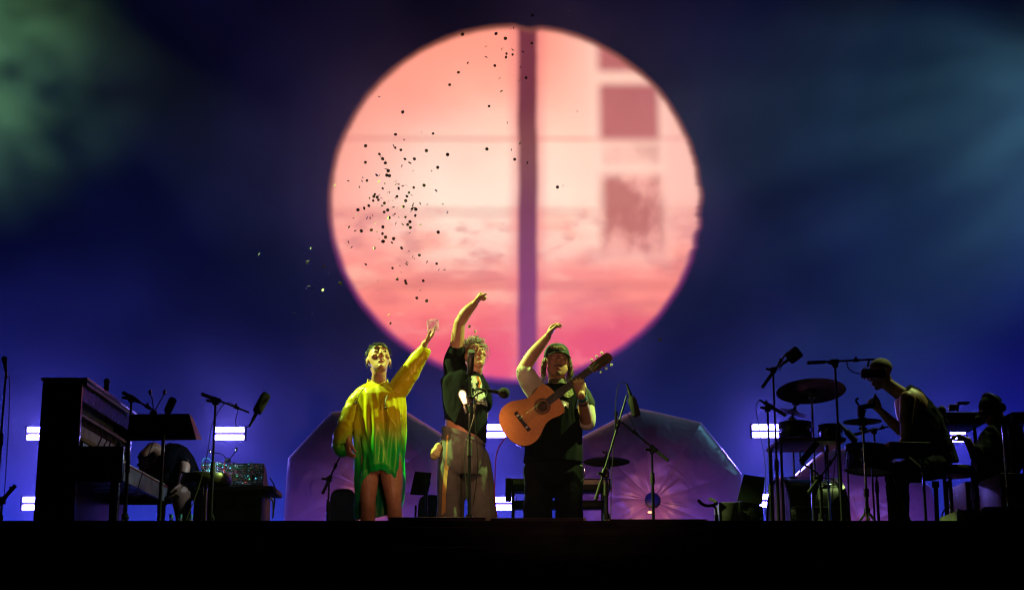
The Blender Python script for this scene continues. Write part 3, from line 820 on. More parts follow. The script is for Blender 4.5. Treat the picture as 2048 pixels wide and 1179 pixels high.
# ------------------------------------------------------------------ modular synthesiser on a desk
YS = 12.9
sy = thing('modular_synthesiser', at(465, 970, YS), 'modular synthesiser case full of patch cables on the dark desk', 'synthesiser')
f0, f1, f2, f3 = at(402, 925, YS + .16), at(528, 926, YS + .16), at(526, 969, YS), at(400, 970, YS)
ex = (f1 - f0); ey = (f3 - f0); en = ex.cross(ey).normalized()
if en.y > 0: en = -en
cs = MB(); cs.add([f0, f1, f2, f3] + [V((p.x, YS + .3, min(p.z, f3.z + .16 if i < 2 else p.z))) for i, p in enumerate((f0, f1, f2, f3))], [(0, 1, 2, 3), (4, 7, 6, 5), (0, 4, 5, 1), (1, 5, 6, 2), (2, 6, 7, 3), (3, 7, 4, 0)])
cs.build('case', mat('synth_wood', (.22, .12, .06), .5), sy, smooth=False)
random.seed(11)
cols = [(.10, .12, .13), (.30, .32, .34), (.18, .22, .26), (.06, .07, .09), (.40, .42, .42)]
kn_mat = [mat('knob_dark', (.02, .02, .02), .4), mat('knob_pale', (.5, .5, .5), .4)]
led_mats = [emit('led_cyan', (.1, .75, 1.0), 2.2), emit('led_white', (.55, .75, 1), 2.0), emit('led_green', (.15, 1, .45), 1.3), emit('led_red', (1, .08, .08), 1.6)]
u = .01; k = 0
while u < .97:
    w = random.choice((.045, .06, .09)); w = min(w, .985 - u)
    if w < .02: break
    for row in range(2):
        v0 = .03 + row * .485
        a = f0 + ex * u + ey * v0 + en * .003; b = f0 + ex * (u + w * .94) + ey * (v0 + .455) + en * .003
        p0 = f0 + ex * u + ey * v0; p1 = f0 + ex * (u + w * .94) + ey * v0; p2 = f0 + ex * (u + w * .94) + ey * (v0 + .455); p3 = f0 + ex * u + ey * (v0 + .455)
        mo = MB(); mo.add([p + en * .002 for p in (p0, p1, p2, p3)] + [p + en * .007 for p in (p0, p1, p2, p3)], [(0, 3, 2, 1), (4, 5, 6, 7), (0, 1, 5, 4), (1, 2, 6, 5), (2, 3, 7, 6), (3, 0, 4, 7)])
        md = mo.build('module', mat('module_face_%d' % k, cols[k % 5], .4), sy, smooth=False)
        kb = MB()
        for i in range(2 if w < .08 else 3):
            for j in range(4):
                p = f0 + ex * (u + w * (i + .5) / (2 if w < .08 else 3)) + ey * (v0 + .05 + j * .11) + en * .007
                if random.random() < .8: kb.cyl(p, p + en * .012, .0055, .0045, 8)
        kb.build('knobs', kn_mat[k % 2], md)
        for i in range(3):
            p = f0 + ex * (u + w * random.uniform(.1, .85)) + ey * (v0 + random.uniform(.03, .42)) + en * .0085
            if random.random() < .75 * (1.15 - u):
                MB().box(p, (.008, .005, .007), bev=.001).build('indicator', led_mats[random.choice((0, 0, 0, 0, 0, 1, 1, 1, 2, 0, 0, 3))], md)
        k += 1
    u += w
cabs = [(.5, .04, .03), (.04, .25, .06), (.45, .30, .04), (.03, .03, .03), (.30, .05, .20), (.6, .6, .6)]
for i in range(34):
    a = f0 + ex * random.uniform(.05, .97) + ey * random.uniform(.08, .95) + en * .01
    b = f0 + ex * random.uniform(.35, .98) + ey * random.uniform(.08, .95) + en * .01
    mid = (a + b) / 2 + en * random.uniform(.03, .10) + V((0, 0, random.uniform(-.07, .02)))
    MB().tube([a, a + en * .03, mid, b + en * .03, b], .0028, 5, smooth=5).build('patch_cable', mat('patch_%d' % i, cabs[i % 6], .45), sy)
MB().tube([at(404, 924, YS + .1), at(408, 916, YS + .1), at(418, 917, YS + .1), at(424, 928, YS + .1), at(412, 944, YS + .02)], .003, 6, smooth=6).build('patch_cable', mat('patch_mint', (.1, .6, .45), .4), sy)
clip_lamp((455, 920, YS + .12), [(420, 904, YS + .1), (472, 900, YS + .1)], 'twin gooseneck lamp standing on the modular synthesiser', 2.2)
dk = thing('equipment_desk', (at(465, 975, YS).x, YS, ZS), 'dark desk with rounded corner rack under the modular synthesiser', 'desk')
a = at(380, 973, YS - .1); b = at(547, 986, YS - .1)
zt = at(465, 972, YS).z
MB().box(((a.x + b.x) / 2, YS + .14, zt - .03), (b.x - a.x, .52, .045), bev=.008).build('desk_top', M['case'], dk)
MB().box(((a.x + b.x) / 2 + .02, YS - .121, zt - .03), (b.x - a.x - .04, .006, .02)).build('edge_trim', M['alu'], dk)
MB().box(((a.x + b.x) / 2 - .03, YS + .14, (ZS + zt) / 2 - .03), (b.x - a.x - .12, .46, zt - ZS - .062), bev=.02).build('rack_case', M['case'], dk)
rx = at(534, 1010, YS - .05)
rr_ = MB(); rr_.tube([at(519, 990, YS - .1), at(532, 992, YS - .1), at(545, 1000, YS - .1), at(547, 1030, YS - .1)], .008, 8, smooth=5); rr_.build('handle_tube', M['alu'], dk)
for i in range(3):
    MB().box(at(500 - 40 * i, 1010, YS - .095), (.10, .012, .05), bev=.004).build('latch', M['blackmetal'], dk)
MB().tube([at(540, 955, YS - .1), at(550, 975, YS - .1), at(549, 1005, YS - .1), at(545, 1036, YS - .1)], .006, 6, smooth=6).build('cable', M['cable'], dk)

# ------------------------------------------------------------------ stacking chairs
M['chairblue'] = mat('chair_fabric', (.03, .035, .09), .8, bump=.2, bscale=200)
def chair(px, py, Y, wpx, label):
    c = at(px, py, Y); k = 1 / ppm(Y); W = wpx * k; t = thing('stacking_chair', (c.x, Y, ZS), label, 'chair', 'two dark chairs behind the singers')
    poly = []
    for i in range(21):
        a = PI * (1 - i / 20)
        poly.append((W / 2 * cos(a) * (abs(cos(a)) ** -.3 if abs(cos(a)) > .05 else 1) * .86, .12 * sin(a) ** .7))
    poly += [(W / 2 * .98, -.30), (-W / 2 * .98, -.30)]
    MB().prism(poly, (c.x, Y, c.z - .12), (1, 0, 0), (0, .12, 1), (0, 1, 0), .035).build('backrest', M['chairblue'], t)
    hp = MB(); hp.tube([(c.x - W * .22, Y - .006, c.z - .028), (c.x, Y - .008, c.z - .018), (c.x + W * .22, Y - .006, c.z - .028)], .010, 6, smooth=4); hp.build('hand_hole_rim', M['blackmetal'], t)
    MB().box((c.x, Y - .2, ZS + .45), (W, .42, .05), bev=.02).build('seat', M['chairblue'], t)
    for s in (-1, 1):
        MB().tube([(c.x + s * W * .52, Y + .02, c.z - .1), (c.x + s * W * .52, Y, ZS + .45), (c.x + s * W * .54, Y + .08, ZS)], .011, 8, smooth=4).build('rear_leg', M['chrome'], t)
        MB().tube([(c.x + s * W * .52, Y - .36, ZS + .43), (c.x + s * W * .54, Y - .40, ZS)], .011, 8).build('front_leg', M['chrome'], t)
chair(686, 976, 14.6, 58, 'dark blue chair behind the performer in the yellow dress')
chair(862, 988, 14.8, 58, 'dark blue chair behind the small music stand')

# ------------------------------------------------------------------ keyboard behind the guitarist
YKB = 13.4
kb = thing('keyboard', at(1115, 985, YKB), 'black keyboard on a two tier stand half hidden behind the guitarist', 'keyboard')
l, r_ = at(1012, 968, YKB), at(1222, 968, YKB)
MB().box(((l.x + r_.x) / 2, YKB + .14, l.z), (r_.x - l.x, .30, .10), bev=.012).build('case', M['black'], kb)
MB().box(((l.x + r_.x) / 2 + .02, YKB - .013, l.z + .018), (r_.x - l.x - .08, .006, .036)).build('key_row', mat('key_row_tan', (.34, .30, .22), .4), kb)
MB().box((l.x + .02, YKB - .03, l.z - .05), (.05, .05, .2), bev=.01).build('end_block', M['black'], kb)
MB().box(((l.x + r_.x) / 2 + .02, YKB + .14, l.z - .16), (r_.x - l.x - .1, .26, .06), bev=.01).build('lower_tier', M['black'], kb)
for x in (l.x + .06, r_.x - .06):
    for y in (YKB + .03, YKB + .25):
        MB().tube([(x, y, ZS), (x, y, l.z - .05)], .014, 8).build('stand_leg', M['blackmetal'], kb)

# ------------------------------------------------------------------ drum kit
def cymbal_mesh(mb, c, n, r):
    mb.lathe(c, n, [(.001, .028), (.012, .028), (.03, .024), (.045, .012), (r * .6, .004), (r, -.008), (r + .0005, -.0095), (r * .6, .0022), (.045, .0095), (.028, .0215), (.001, .025)], 48)
def cymbal(px, py, Y, rpx, tilt_front, label, roll=0.0, legs=3, group='cymbals of the drum kits', hat=False, leg_r=.26):
    c = at(px, py, Y); r = rpx / ppm(Y)
    n = V((sin(R(roll)), sin(R(tilt_front)), cos(R(tilt_front)) * cos(R(roll)))).normalized()
    t = thing('hi_hat' if hat else 'cymbal_stand', (c.x, c.y, ZS), label, 'hi-hat' if hat else 'cymbal', group)
    mb = MB(); cymbal_mesh(mb, c, n, r); mb.build('cymbal', M['cymbal'], t, angle=60)
    if hat:
        mb = MB(); cymbal_mesh(mb, c - V((0, 0, .012)), -V((0, 0, 1)), r * .98); mb.build('cymbal', M['cymbal'], t, angle=60)
    w = MB(); w.cyl(c + n * .026, c + n * .05, .016, .014, 12); w.cyl(c + n * .05, c + n * .085, .006, n=8)
    w.obox(c + n * .068 - V((.028, 0, 0)), c + n * .068 + V((.028, 0, 0)), .008, .014, bev=.003)
    w.ball(c + n * .074 + V((.026, 0, .002)), .009, 8, 6); w.ball(c + n * .074 - V((.026, 0, -.002)), .009, 8, 6)
    w.build('wing_nut', M['blackmetal'], t)
    j = c - n * .05
    s = MB(); s.tube([c + n * .02, j], .006, 8); s.cyl(j - V((0, 0, .03)), j + V((0, 0, .02)), .017, n=10); s.cyl(j + V((-.03, 0, -.01)), j + V((.03, 0, -.01)), .012, n=8); s.build('tilter', M['chrome'], t)
    B = V((j.x, j.y, ZS)); H = j.z - ZS
    MB().cyl(B + V((0, 0, H * .5)), j, .0095, n=10).build('upper_tube', M['chrome'], t)
    MB().cyl(B + V((0, 0, .06)), B + V((0, 0, H * .52)), .0135, n=10).build('lower_tube', M['chrome'], t)
    MB().cyl(B + V((0, 0, H * .5 - .03)), B + V((0, 0, H * .5 + .03)), .021, n=10).build('height_collar', M['chrome'], t)
    hz = .34
    for k in range(legs):
        a = .35 + 2 * PI * k / legs
        e = B + V((cos(a) * leg_r, sin(a) * leg_r, .012))
        lg = MB(); 
        for o in (-.009, .009):
            q = V((-sin(a) * o, cos(a) * o, 0)); lg.tube([B + V((cos(a) * .02, sin(a) * .02, hz)) + q, e + q], .005, 6)
        lo = lg.build('leg', M['chrome'], t)
        MB().ball(e, .016, 8, 6).build('rubber_foot', M['rubber'], lo)
    MB().cyl(B + V((0, 0, hz - .02)), B + V((0, 0, hz + .04)), .023, n=10).build('leg_collar', M['chrome'], t)
    return t
cymbal(1213, 921, 13.1, 46, 5, 'thin cymbal on a stand between the guitarist and the pink inflatable')
cymbal(1622, 780, 12.75, 69, 12, 'big dark cymbal tilted to show its underside above the percussion table')
cymbal(1587, 824, 13.2, 44, -7, 'narrow cymbal seen edge on sloping down right below the big cymbal', roll=17)
cymbal(1725, 841, 11.95, 38, 0.8, 'hi-hat cymbals on a chrome tripod in front of the drummer', hat=True, leg_r=.30)
# clutch hardware on the hi-hat
hc = at(1722, 822, 11.95)
cl = MB(); cl.box(hc, (.055, .05, .09), bev=.014); cl.tube([hc + V((-.01, 0, .04)), hc + V((-.035, 0, .085)), hc + V((-.015, 0, .10))], .009, 8, smooth=3); cl.cyl(hc + V((.0, 0, .03)), hc + V((.085, 0, .045)), .02, n=10); cl.ball(hc + V((.085, 0, .045)), .024, 10, 8)
cl.build('drop_clutch', M['blackmetal'], label='chunky black clutch on top of the hi-hat', cat='clutch')

M['shell_red'] = mat('drum_shell_dark_red', (.055, .012, .014), .3, coat=.4)
M['shell_black'] = mat('drum_shell_black', (.014, .013, .015), .3, coat=.4)
M['head'] = mat('drum_head', (.28, .27, .25), .5)
M['hoop'] = mat('drum_hoop', (.30, .30, .32), .25, metal=1)
def drum(c, axis, r, depth, shell, label, lugs=8, hoopm=None, legs=None, head=None):
    c = V(c); ax = V(axis).normalized(); hoopm = hoopm or M['hoop']
    base = c - V((0, 0, max(r, depth / 2)))
    t = thing('drum', (c.x, c.y, max(ZS, base.z)), label, 'drum')
    MB().lathe(c - ax * depth / 2, ax, [(r, .0), (r, depth)], 40).build('shell', shell, t)
    for s in (-1, 1):
        MB().lathe(c + ax * s * (depth / 2 - .004), ax * s, [(.001, .006), (r * .97, .006)], 40).build('drum_head', head or M['head'], t)
        MB().lathe(c + ax * s * (depth / 2 - .03), ax * s, [(r + .004, 0), (r + .016, 0), (r + .016, .042), (r + .004, .046), (r - .004, .042)], 40).build('hoop', hoopm, t)
    a = ax.orthogonal().normalized(); b = ax.cross(a)
    for k in range(lugs):
        th = 2 * PI * (k + .35) / lugs; d = a * cos(th) + b * sin(th)
        lg = MB(); p = c + d * (r + .012)
        lg.tube([p - ax * (depth / 2 - .02), p + ax * (depth / 2 - .02)], .004, 6)
        for s in (-1, 1): lg.obox(p + ax * s * depth * .16, p + ax * s * depth * .30, .016, .02, d, bev=.004)
        lg.build('lug', M['chrome'], t)
    return t
# bass drum lying across, floor tom, timbales
bc = at(1613, 1000, 12.95); BR = (at(1613, 963, 12.95).z - ZS) / 2
drum((bc.x, 12.95, ZS + BR + .02), (1, .12, 0), BR, .46, M['shell_black'], 'large black bass drum lying crosswise under the percussion table', 10)
tm = at(1738, 918, 12.6)
tmo = drum((tm.x, 12.6, tm.z), (.10, .05, 1), .175, .175, M['shell_red'], 'dark red drum below the hi-hat with chrome lugs on its left', 8, M['blackmetal'])
tmo2 = tmo; mb = MB()
for k in range(3):
    a = .4 + 2 * PI * k / 3
    mb = MB(); mb.tube([(tm.x + .185 * cos(a), 12.6 + .185 * sin(a), tm.z), (tm.x + .2 * cos(a), 12.6 + .2 * sin(a), ZS + .01)], .008, 8); mb.build('leg', M['chrome'], tmo)
t1 = at(1594, 858, 12.55)
drum((t1.x, 12.62, t1.z), (0, .03, 1), .118, .10, M['shell_black'], 'small black drum on the percussion table under the big cymbal', 6, M['blackmetal'])
t2 = at(1661, 868, 12.6)
drum((t2.x, 12.6, t2.z), (0, .03, 1), .082, .12, M['shell_black'], 'smaller second drum on the right of the percussion table', 6, M['blackmetal'])
# percussion table seen from below
za = at(1627, 874, 12.35).z
pt = thing('percussion_table', (at(1620, 900, 12.6).x, 12.6, ZS), 'percussion table seen from below with a dark red trimmed edge', 'table')
xl, xr = at(1556, 880, 12.4).x, at(1690, 880, 12.4).x
MB().box(((xl + xr) / 2, 12.68, za - .014), (xr - xl, .66, .028), bev=.006).build('table_top', mat('table_dark', (.03, .016, .02), .5), pt)
MB().box(((xl + xr) / 2, 12.347, za - .012), (xr - xl - .01, .006, .02)).build('edge_trim', mat('trim_red', (.16, .02, .03), .5), pt)
for x in (xl + .03, xr - .05):
    for y in (12.45, 12.95):
        MB().tube([(x, y, ZS), (x, y, za - .028)], .011, 8).build('leg', M['blackmetal'], pt)
for i, (px, py) in enumerate(((1590, 842), (1612, 843), (1644, 845), (1655, 848))):
    p = at(px, py, 12.5); p.z = max(p.z, za + .01)
# rods and arms under the table
def rod(a, b, r, m, label, name='support_rod', cat='rod'):
    a, b = P(a), P(b); mb = MB(); mb.tube([a, b], r, 8); d = (b - a).normalized(); mb.cyl(a, a + d * .05, r * 1.6, n=8)
    mb.build(name, m, label=label, cat=cat)
ta = thing('tablet_holder', P((1620, 905, 12.3)), 'dark slim tablet clamped slanting below the percussion table', 'tablet holder')
MB().obox(P((1635, 884, 12.3)), P((1602, 924, 12.28)), .05, .018, (0, 1, 0), bev=.006).build('tablet', M['black'], ta)
MB().tube([P((1602, 918, 12.29)), P((1600, 905, 12.29)), P((1606, 902, 12.3))], .008, 8, smooth=4).build('clamp', M['chrome'], ta)
MB().tube([P((1622, 925, 12.3)), P((1624, 960, 12.32)), V((P((1624, 960, 12.32)).x, 12.32, ZS))], .012, 8).build('pole', M['chrome'], ta)
MB().tube([P((1600, 925, 12.28)), P((1620, 935, 12.3)), P((1640, 950, 12.34))], .007, 8).build('arm', M['blackmetal'], ta)
MB().tube([P((1604, 928, 12.28)), P((1598, 950, 12.27))], .004, 6).build('strap', M['cable'], ta)
rod((1653, 890, 12.2), (1661, 1062, 12.2), .010, M['chrome'], 'straight chrome pole under the percussion table')
mo = stand((1640, 955, 12.05), 'short stand with thick slanted boom crossing the bass drum', ((1618, 983, 12.0), (1676, 905, 12.15)), mid=.8, legz=.3)
# open laptop lid and case at the left of the drums
lp = thing('flight_case', (at(1462, 1020, 12.3).x, 12.4, ZS), 'worn flight case left of the open laptop', 'flight case')
c0, c1 = at(1440, 1003, 12.3), at(1482, 1003, 12.3)
MB().box(((c0.x + c1.x) / 2, 12.5, (ZS + c0.z) / 2), (c1.x - c0.x, .4, c0.z - ZS), bev=.012).build('body', mat('worn_case', (.07, .06, .075), .55, var=.5, vscale=7), lp)
for x in (c0.x, c1.x):
    MB().box((x, 12.297, (ZS + c0.z) / 2), (.022, .012, c0.z - ZS - .01)).build('edge_trim', M['alu'], lp)
cb = thing('equipment_case', (at(1512, 1020, 12.5).x, 12.55, ZS), 'black equipment case under the open laptop', 'case')
c0, c1 = at(1482, 1009, 12.5), at(1528, 1009, 12.5)
MB().box(((c0.x + c1.x) / 2, 12.75, (ZS + c0.z) / 2), (c1.x - c0.x, .4, c0.z - ZS), bev=.012).build('body', M['case'], cb)
MB().box(((c0.x + c1.x) / 2 + .03, 12.545, c0.z - .10), (.12, .012, .08), bev=.004).build('panel', M['blackmetal'], cb)
for i in (-1, 1):
    MB().cyl(((c0.x + c1.x) / 2 + i * .04 + .03, 12.53, c0.z - .10), ((c0.x + c1.x) / 2 + i * .04 + .03, 12.545, c0.z - .10), .012, n=10).build('knob', M['alu'], cb)
la = thing('laptop', V(((c0.x + c1.x) / 2, 12.7, c0.z)), 'laptop with its dark lid open on the equipment case', 'laptop')
q = [at(1488, 948, 12.62), at(1530, 954, 12.66), at(1524, 1008, 12.5), at(1474, 1000, 12.46)]
mb = MB(); nn = V((0, .014, 0)); mb.add(q + [p + nn for p in q], [(0, 1, 2, 3), (7, 6, 5, 4), (0, 4, 5, 1), (1, 5, 6, 2), (2, 6, 7, 3), (3, 7, 4, 0)]); mb.build('lid', mat('laptop_lid', (.025, .028, .035), .4), la, smooth=False)
MB().box(((q[2].x + q[3].x) / 2, 12.66, c0.z + .02), (q[2].x - q[3].x, .24, .022), bev=.006).build('keyboard_base', M['black'], la)
# guitar stand with its two padded arms
gs = thing('guitar_stand', (at(1433, 1030, 12.0).x, 12.0, ZS), 'guitar stand with a padded fork right of the pink inflatable', 'guitar stand')
g0 = at(1433, 1028, 12.0)
MB().tube([(g0.x, 12, ZS + .05), g0], .015, 8).build('pole', mat('stand_olive', (.10, .11, .05), .5), gs)
MB().tube([g0, at(1431, 1015, 12), at(1424, 1010, 12)], .008, 8, smooth=4).build('neck', M['blackmetal'], gs)
MB().tube([at(1397, 1000, 11.9), at(1408, 1009, 11.96), at(1424, 1010, 12), at(1433, 1005, 12.03), at(1427, 1000, 12.08), at(1420, 997, 12.14)], .0115, 8, smooth=5).build('fork', M['foam'], gs)
for k in range(3):
    a = .5 + 2 * PI * k / 3
    MB().tube([(g0.x, 12, ZS + .1), (g0.x + .2 * cos(a), 12 + .2 * sin(a), ZS + .01)], .009, 8).build('leg', M['blackmetal'], gs)

# pad box in front of the drummer, throne, and the dark rig at the right
pd = thing('drum_pad', P((1808, 900, 12.4)), 'flat black electronic drum pad in front of the drummer', 'drum pad')
MB().obox(P((1768, 899, 12.4)), P((1852, 901, 12.42)), .30, .095, (0, 0, 1), bev=.012).build('body', M['black'], pd)
p = P((1845, 925, 12.42)); MB().tube([p + V((0, 0, .03)), V((p.x, p.y, ZS))], .012, 8).build('stand_pole', M['chrome'], pd)
MB().tube([P((1820, 912, 12.42)), P((1843, 932, 12.42))], .012, 8).build('bracket', M['chrome'], pd)
MB().box(P((1846, 940, 12.42)), (.04, .04, .07), bev=.008).build('clamp', M['chrome'], pd)
MB().tube([P((1777, 890, 12.35)), P((1781, 930, 12.25)), P((1793, 975, 12.2)), P((1812, 1020, 12.2)), P((1826, 1050, 12.2))], .0045, 6, smooth=6).build('cable', mat('cable_olive', (.12, .12, .06), .5), pd)
th = stool(1898, 940, 13.0, 'black round drum throne under the drummer', r=.21, name='drum_throne')
rod((1871, 962, 12.6), (1876, 1080, 12.6), .018, M['blackmetal'], 'thick dark pole right of the drummer legs')
rod((1893, 962, 12.8), (1897, 1080, 12.8), .014, M['blackmetal'], 'second dark pole beside the thick one right of the drummer legs')

YR = 13.3
rg = thing('mixing_desk', at(1918, 850, YR), 'dark mixing desk slab right of the drummer back', 'mixing desk')
a, b = at(1876, 840, YR), at(1962, 838, YR)
MB().box(((a.x + b.x) / 2, YR + .1, a.z), (b.x - a.x, .5, .10), bev=.015).build('body', M['black'], rg)
MB().box(at(1925, 806, YR), (.10, .10, .018), bev=.005).build('small_box', M['black'], rg)
MB().tube([at(1917, 808, YR), at(1915, 822, YR)], .008, 8).build('post', M['black'], rg)
MB().box(at(1905, 815, YR), (.07, .08, .05), bev=.012).build('control_block', M['black'], rg)
for x in (a.x + .05, b.x - .03):
    MB().tube([(x, YR + .1, ZS), (x, YR + .1, a.z - .05)], .016, 8).build('leg', M['blackmetal'], rg)
micro((1880, 812, 13.0), (1893, 836, 13.05), 'round black microphone behind the drummer back', 'ball', None, r=.034)
def rack(px0, px1, py, Y, d, label, name, m, trim=None):
    a, b = at(px0, py, Y), at(px1, py, Y)
    t = thing(name, ((a.x + b.x) / 2, Y + d / 2, ZS), label, 'case')
    MB().box(((a.x + b.x) / 2, Y + d / 2, (ZS + a.z) / 2), (b.x - a.x, d, a.z - ZS), bev=.012).build('body', m, t)
    if trim:
        for x in (a.x, b.x): MB().box((x, Y - .003, (ZS + a.z) / 2), (.024, .012, a.z - ZS - .008)).build('edge_trim', trim, t)
        for q in (a, b): MB().ball((q.x, Y, a.z - .008), .017, 10, 8).build('corner_cap', trim, t)
        MB().box(((a.x + b.x) / 2, Y - .003, a.z - .012), (b.x - a.x - .03, .012, .022)).build('top_trim', trim, t)
    return t
fc = rack(1916, 1964, 1019, 11.0, .5, 'olive lit flight case with metal corners at the lower right', 'flight_case', mat('case_lit_olive', (.22, .22, .17), .5, var=.35, vscale=5), M['alu'])  # greenish stage light on the silver case is mixed into its base colour
for i in range(2):
    MB().box(at(1930 + 16 * i, 1031, 10.985), (.05, .012, .045), bev=.004).build('latch', M['alu'], fc)
rack(1967, 2060, 1012, 11.1, .6, 'long black case at the bottom right corner', 'equipment_case', M['case'])
rack(2000, 2075, 945, 12.2, .6, 'tall dark amplifier cabinet at the right edge', 'amplifier', M['case'])
rack(1930, 2004, 962, 13.6, .5, 'dark amplifier cabinet behind the person with headphones', 'amplifier', M['case'])
stand((2005, 852, 12.2), 'chrome pole stand in front of the person with headphones', None, m=M['chrome'], mid=.5, group='thin poles at the right')
stand((2017, 850, 12.4), 'second thinner pole stand beside the person with headphones', None, m=M['blackmetal'], mid=.4, group='thin poles at the right')
mb = thing('keyboard', at(2020, 850, 12.9), 'dark keyboard edge at the far right behind the poles', 'keyboard')
MB().box(at(2042, 838, 12.9), (.24, .3, .08), bev=.012).build('case', M['black'], mb)
MB().tube([at(2042, 850, 12.9), V((at(2042, 850, 12.9).x, 12.9, ZS))], .014, 8).build('stand_leg', M['blackmetal'], mb)
MB().tube([at(1905, 1020, 12.0), at(1895, 1012, 12.0), at(1884, 1030, 12.0), at(1890, 1045, 12)], .006, 6, smooth=6).build('cable', M['cable'], label='loose dark cable coil at the foot of the drum poles', cat='cable')

# ------------------------------------------------------------------ low bars on the stage lip
for x0, x1, y, lab in ((780, 975, 1033, 'left low black footlight bar on the stage lip before the man with raised fist'), (977, 1171, 1034.5, 'middle low black footlight bar on the stage lip before the guitarist'), (1216, 1413, 1037, 'right low black footlight bar on the stage lip before the inflatable')):
    a, b = at(x0, y, 9.15), at(x1, y, 9.15)
    t = thing('footlight_bar', ((a.x + b.x) / 2, 9.2, ZS), lab, 'footlight', 'footlight bars along the stage lip')
    MB().box(((a.x + b.x) / 2, 9.2, (ZS + a.z) / 2), (b.x - a.x, .1, a.z - ZS), bev=.006).build('housing', M['black'], t)
    for x in (a.x + .004, b.x - .004):
        MB().box((x, 9.146, (ZS + a.z) / 2), (.014, .010, a.z - ZS - .004)).build('end_plate', mat('yellow_lit_plate', (.16, .15, .05), .5), t)  # yellow light catching the plates is painted as their colour

# ------------------------------------------------------------------ confetti
random.seed(21)
A_ = [(410,12,1),(368,137,1),(368,212,1),(398,224,1),(579,132,1),(200,201,1),(416,167,0),(514,125,0),(541,228,1),(660,249,1),(605,322,1),(279,247,1),(297,273,1),(311,297,1),(312,286,0),(200,294,1),(473,275,1),(448,296,0),(421,275,0),(327,341,1),(317,366,1),(334,369,1),(308,412,0),(296,440,1),(209,396,1),(180,398,0),(106,396,0),(25,421,0),(470,435,1),(527,423,1),(428,422,0),(442,463,1),(432,484,1),(425,509,1),(411,542,1),(376,551,0),(386,440,1),(376,485,1),(369,494,0),(352,508,0),(330,510,0),(307,523,1),(289,494,0),(265,489,1),(252,473,1),(246,485,1),(272,504,1),(244,508,1),(218,537,1),(157,560,1),(149,586,0),(292,541,0),(305,573,1),(324,561,1),(330,604,1),(387,602,0),(424,601,1),(449,627,1),(479,592,1),(482,557,1),(460,555,1),(472,548,0),(505,526,0),(437,643,1),(451,659,1),(411,641,0),(370,636,0),(508,643,0),(107,656,0),(142,680,0),(174,679,1),(232,673,1),(264,681,0),(297,656,1),(296,694,1),(312,713,1),(298,737,1),(358,722,1),(348,744,0),(248,774,1),(402,774,1),(104,741,0),(122,772,0),(609,685,1),(502,814,1),(599,862,1),(433,853,0),(428,867,0),(425,842,0),(351,887,1),(399,909,0),(378,949,1),(423,958,1),(427,971,1),(524,958,1),(539,906,0),(640,894,0),(507,1011,0),(448,1011,0),(487,1055,1),(543,1070,1),(329,1149,0),(60,971,1),(276,367,0),(275,400,0),(367,417,0),(384,411,0),(333,462,0),(222,494,0),(192,551,0),(130,606,0),(228,606,0),(355,548,0),(635,527,0),(656,575,0),(201,866,0),(270,957,0),(465,823,0),(611,897,0),(285,262,0),(315,331,0),(323,462,0),(275,478,0)]
B_ = [(166,180,1),(413,175,1),(525,138,0),(540,135,0),(482,211,1),(336,268,0),(456,287,0),(535,293,0),(340,347,0),(490,322,1),(486,348,1),(535,329,1),(610,311,0),(404,410,1),(136,460,1),(597,422,0),(71,551,1),(440,502,0),(579,522,0),(599,511,0),(633,500,1),(453,598,0),(361,708,1),(498,831,0),(676,245,1),(1010,745,0),(585,981,0),(523,1030,0),(346,1023,1),(56,1065,1),(550,1100,1),(644,1125,0),(205,390,0),(682,38,1),(708,12,0),(955,5,0)]
C_ = [(1115,374,1),(1126,371,0),(518,508,0),(617,521,0),(614,525,0),(647,533,1),(618,572,0),(588,625,0),(657,547,0),(781,646,1),(938,652,1),(951,662,1),(1320,679,1)]
extra = []
for k in range(34): extra.append((random.gauss(785, 42), random.gauss(410, 70), 0))
for k in range(6): extra.append((random.uniform(590, 690), random.uniform(480, 640), 0))
pieces = extra + [(660 + x / 2.808, 220 + y / 2.808, f) for x, y, f in A_] + [(880 + x / 3.684, 20 + y / 3.684, f) for x, y, f in B_] + C_
cmats = [mat('confetti_dark', (.05, .04, .045), .5), mat('confetti_green', (.38, .44, .09), .45), mat('confetti_purple', (.10, .04, .09), .5), mat('confetti_silver', (.4, .42, .40), .3, metal=.6)]
cms = []
for cm_ in cmats:
    mb = MB(); mb.lathe((0, 0, 0), (0, 0, 1), [(.001, .0004), (.0128, .0004), (.0132, 0), (.0128, -.0004), (.001, -.0004)], 14); 
    for bend in (0, .45, -.8):
        me = mb.mesh('confetti'); me.materials.append(cm_)
        for v in me.vertices: v.co.z += bend * (abs(v.co.x) if bend > 0 else v.co.x * abs(v.co.x) * 40)
        me.update(); cms.append(me)
for px, py, full in pieces:
    Y = random.uniform(10.6, 12.2)
    o = link_obj('confetti', random.choices(cms, [w / 3 for w in (5, 4, 1, 1) for _ in range(3)])[0])
    o.location = at(px, py, Y)
    los = (V(o.location) - V((0, 0, CAMZ))).normalized()
    if full: n = los + V((random.uniform(-.55, .55), 0, random.uniform(-.55, .55)))
    else:
        n = los.orthogonal(); n.rotate(Matrix.Rotation(random.uniform(0, 2 * PI), 3, los)); n = n + los * random.uniform(.1, .45)
    o.rotation_euler = n.to_track_quat('Z', 'Y').to_euler()
    s = (random.uniform(.72, 1.05) if full else random.uniform(.55, 1.05)) * (Y / 11.4); o.scale = (s, s, s)
    tag(o, 'small round paper confetti disc drifting in the air above the performers', 'confetti', 'confetti discs in the air')

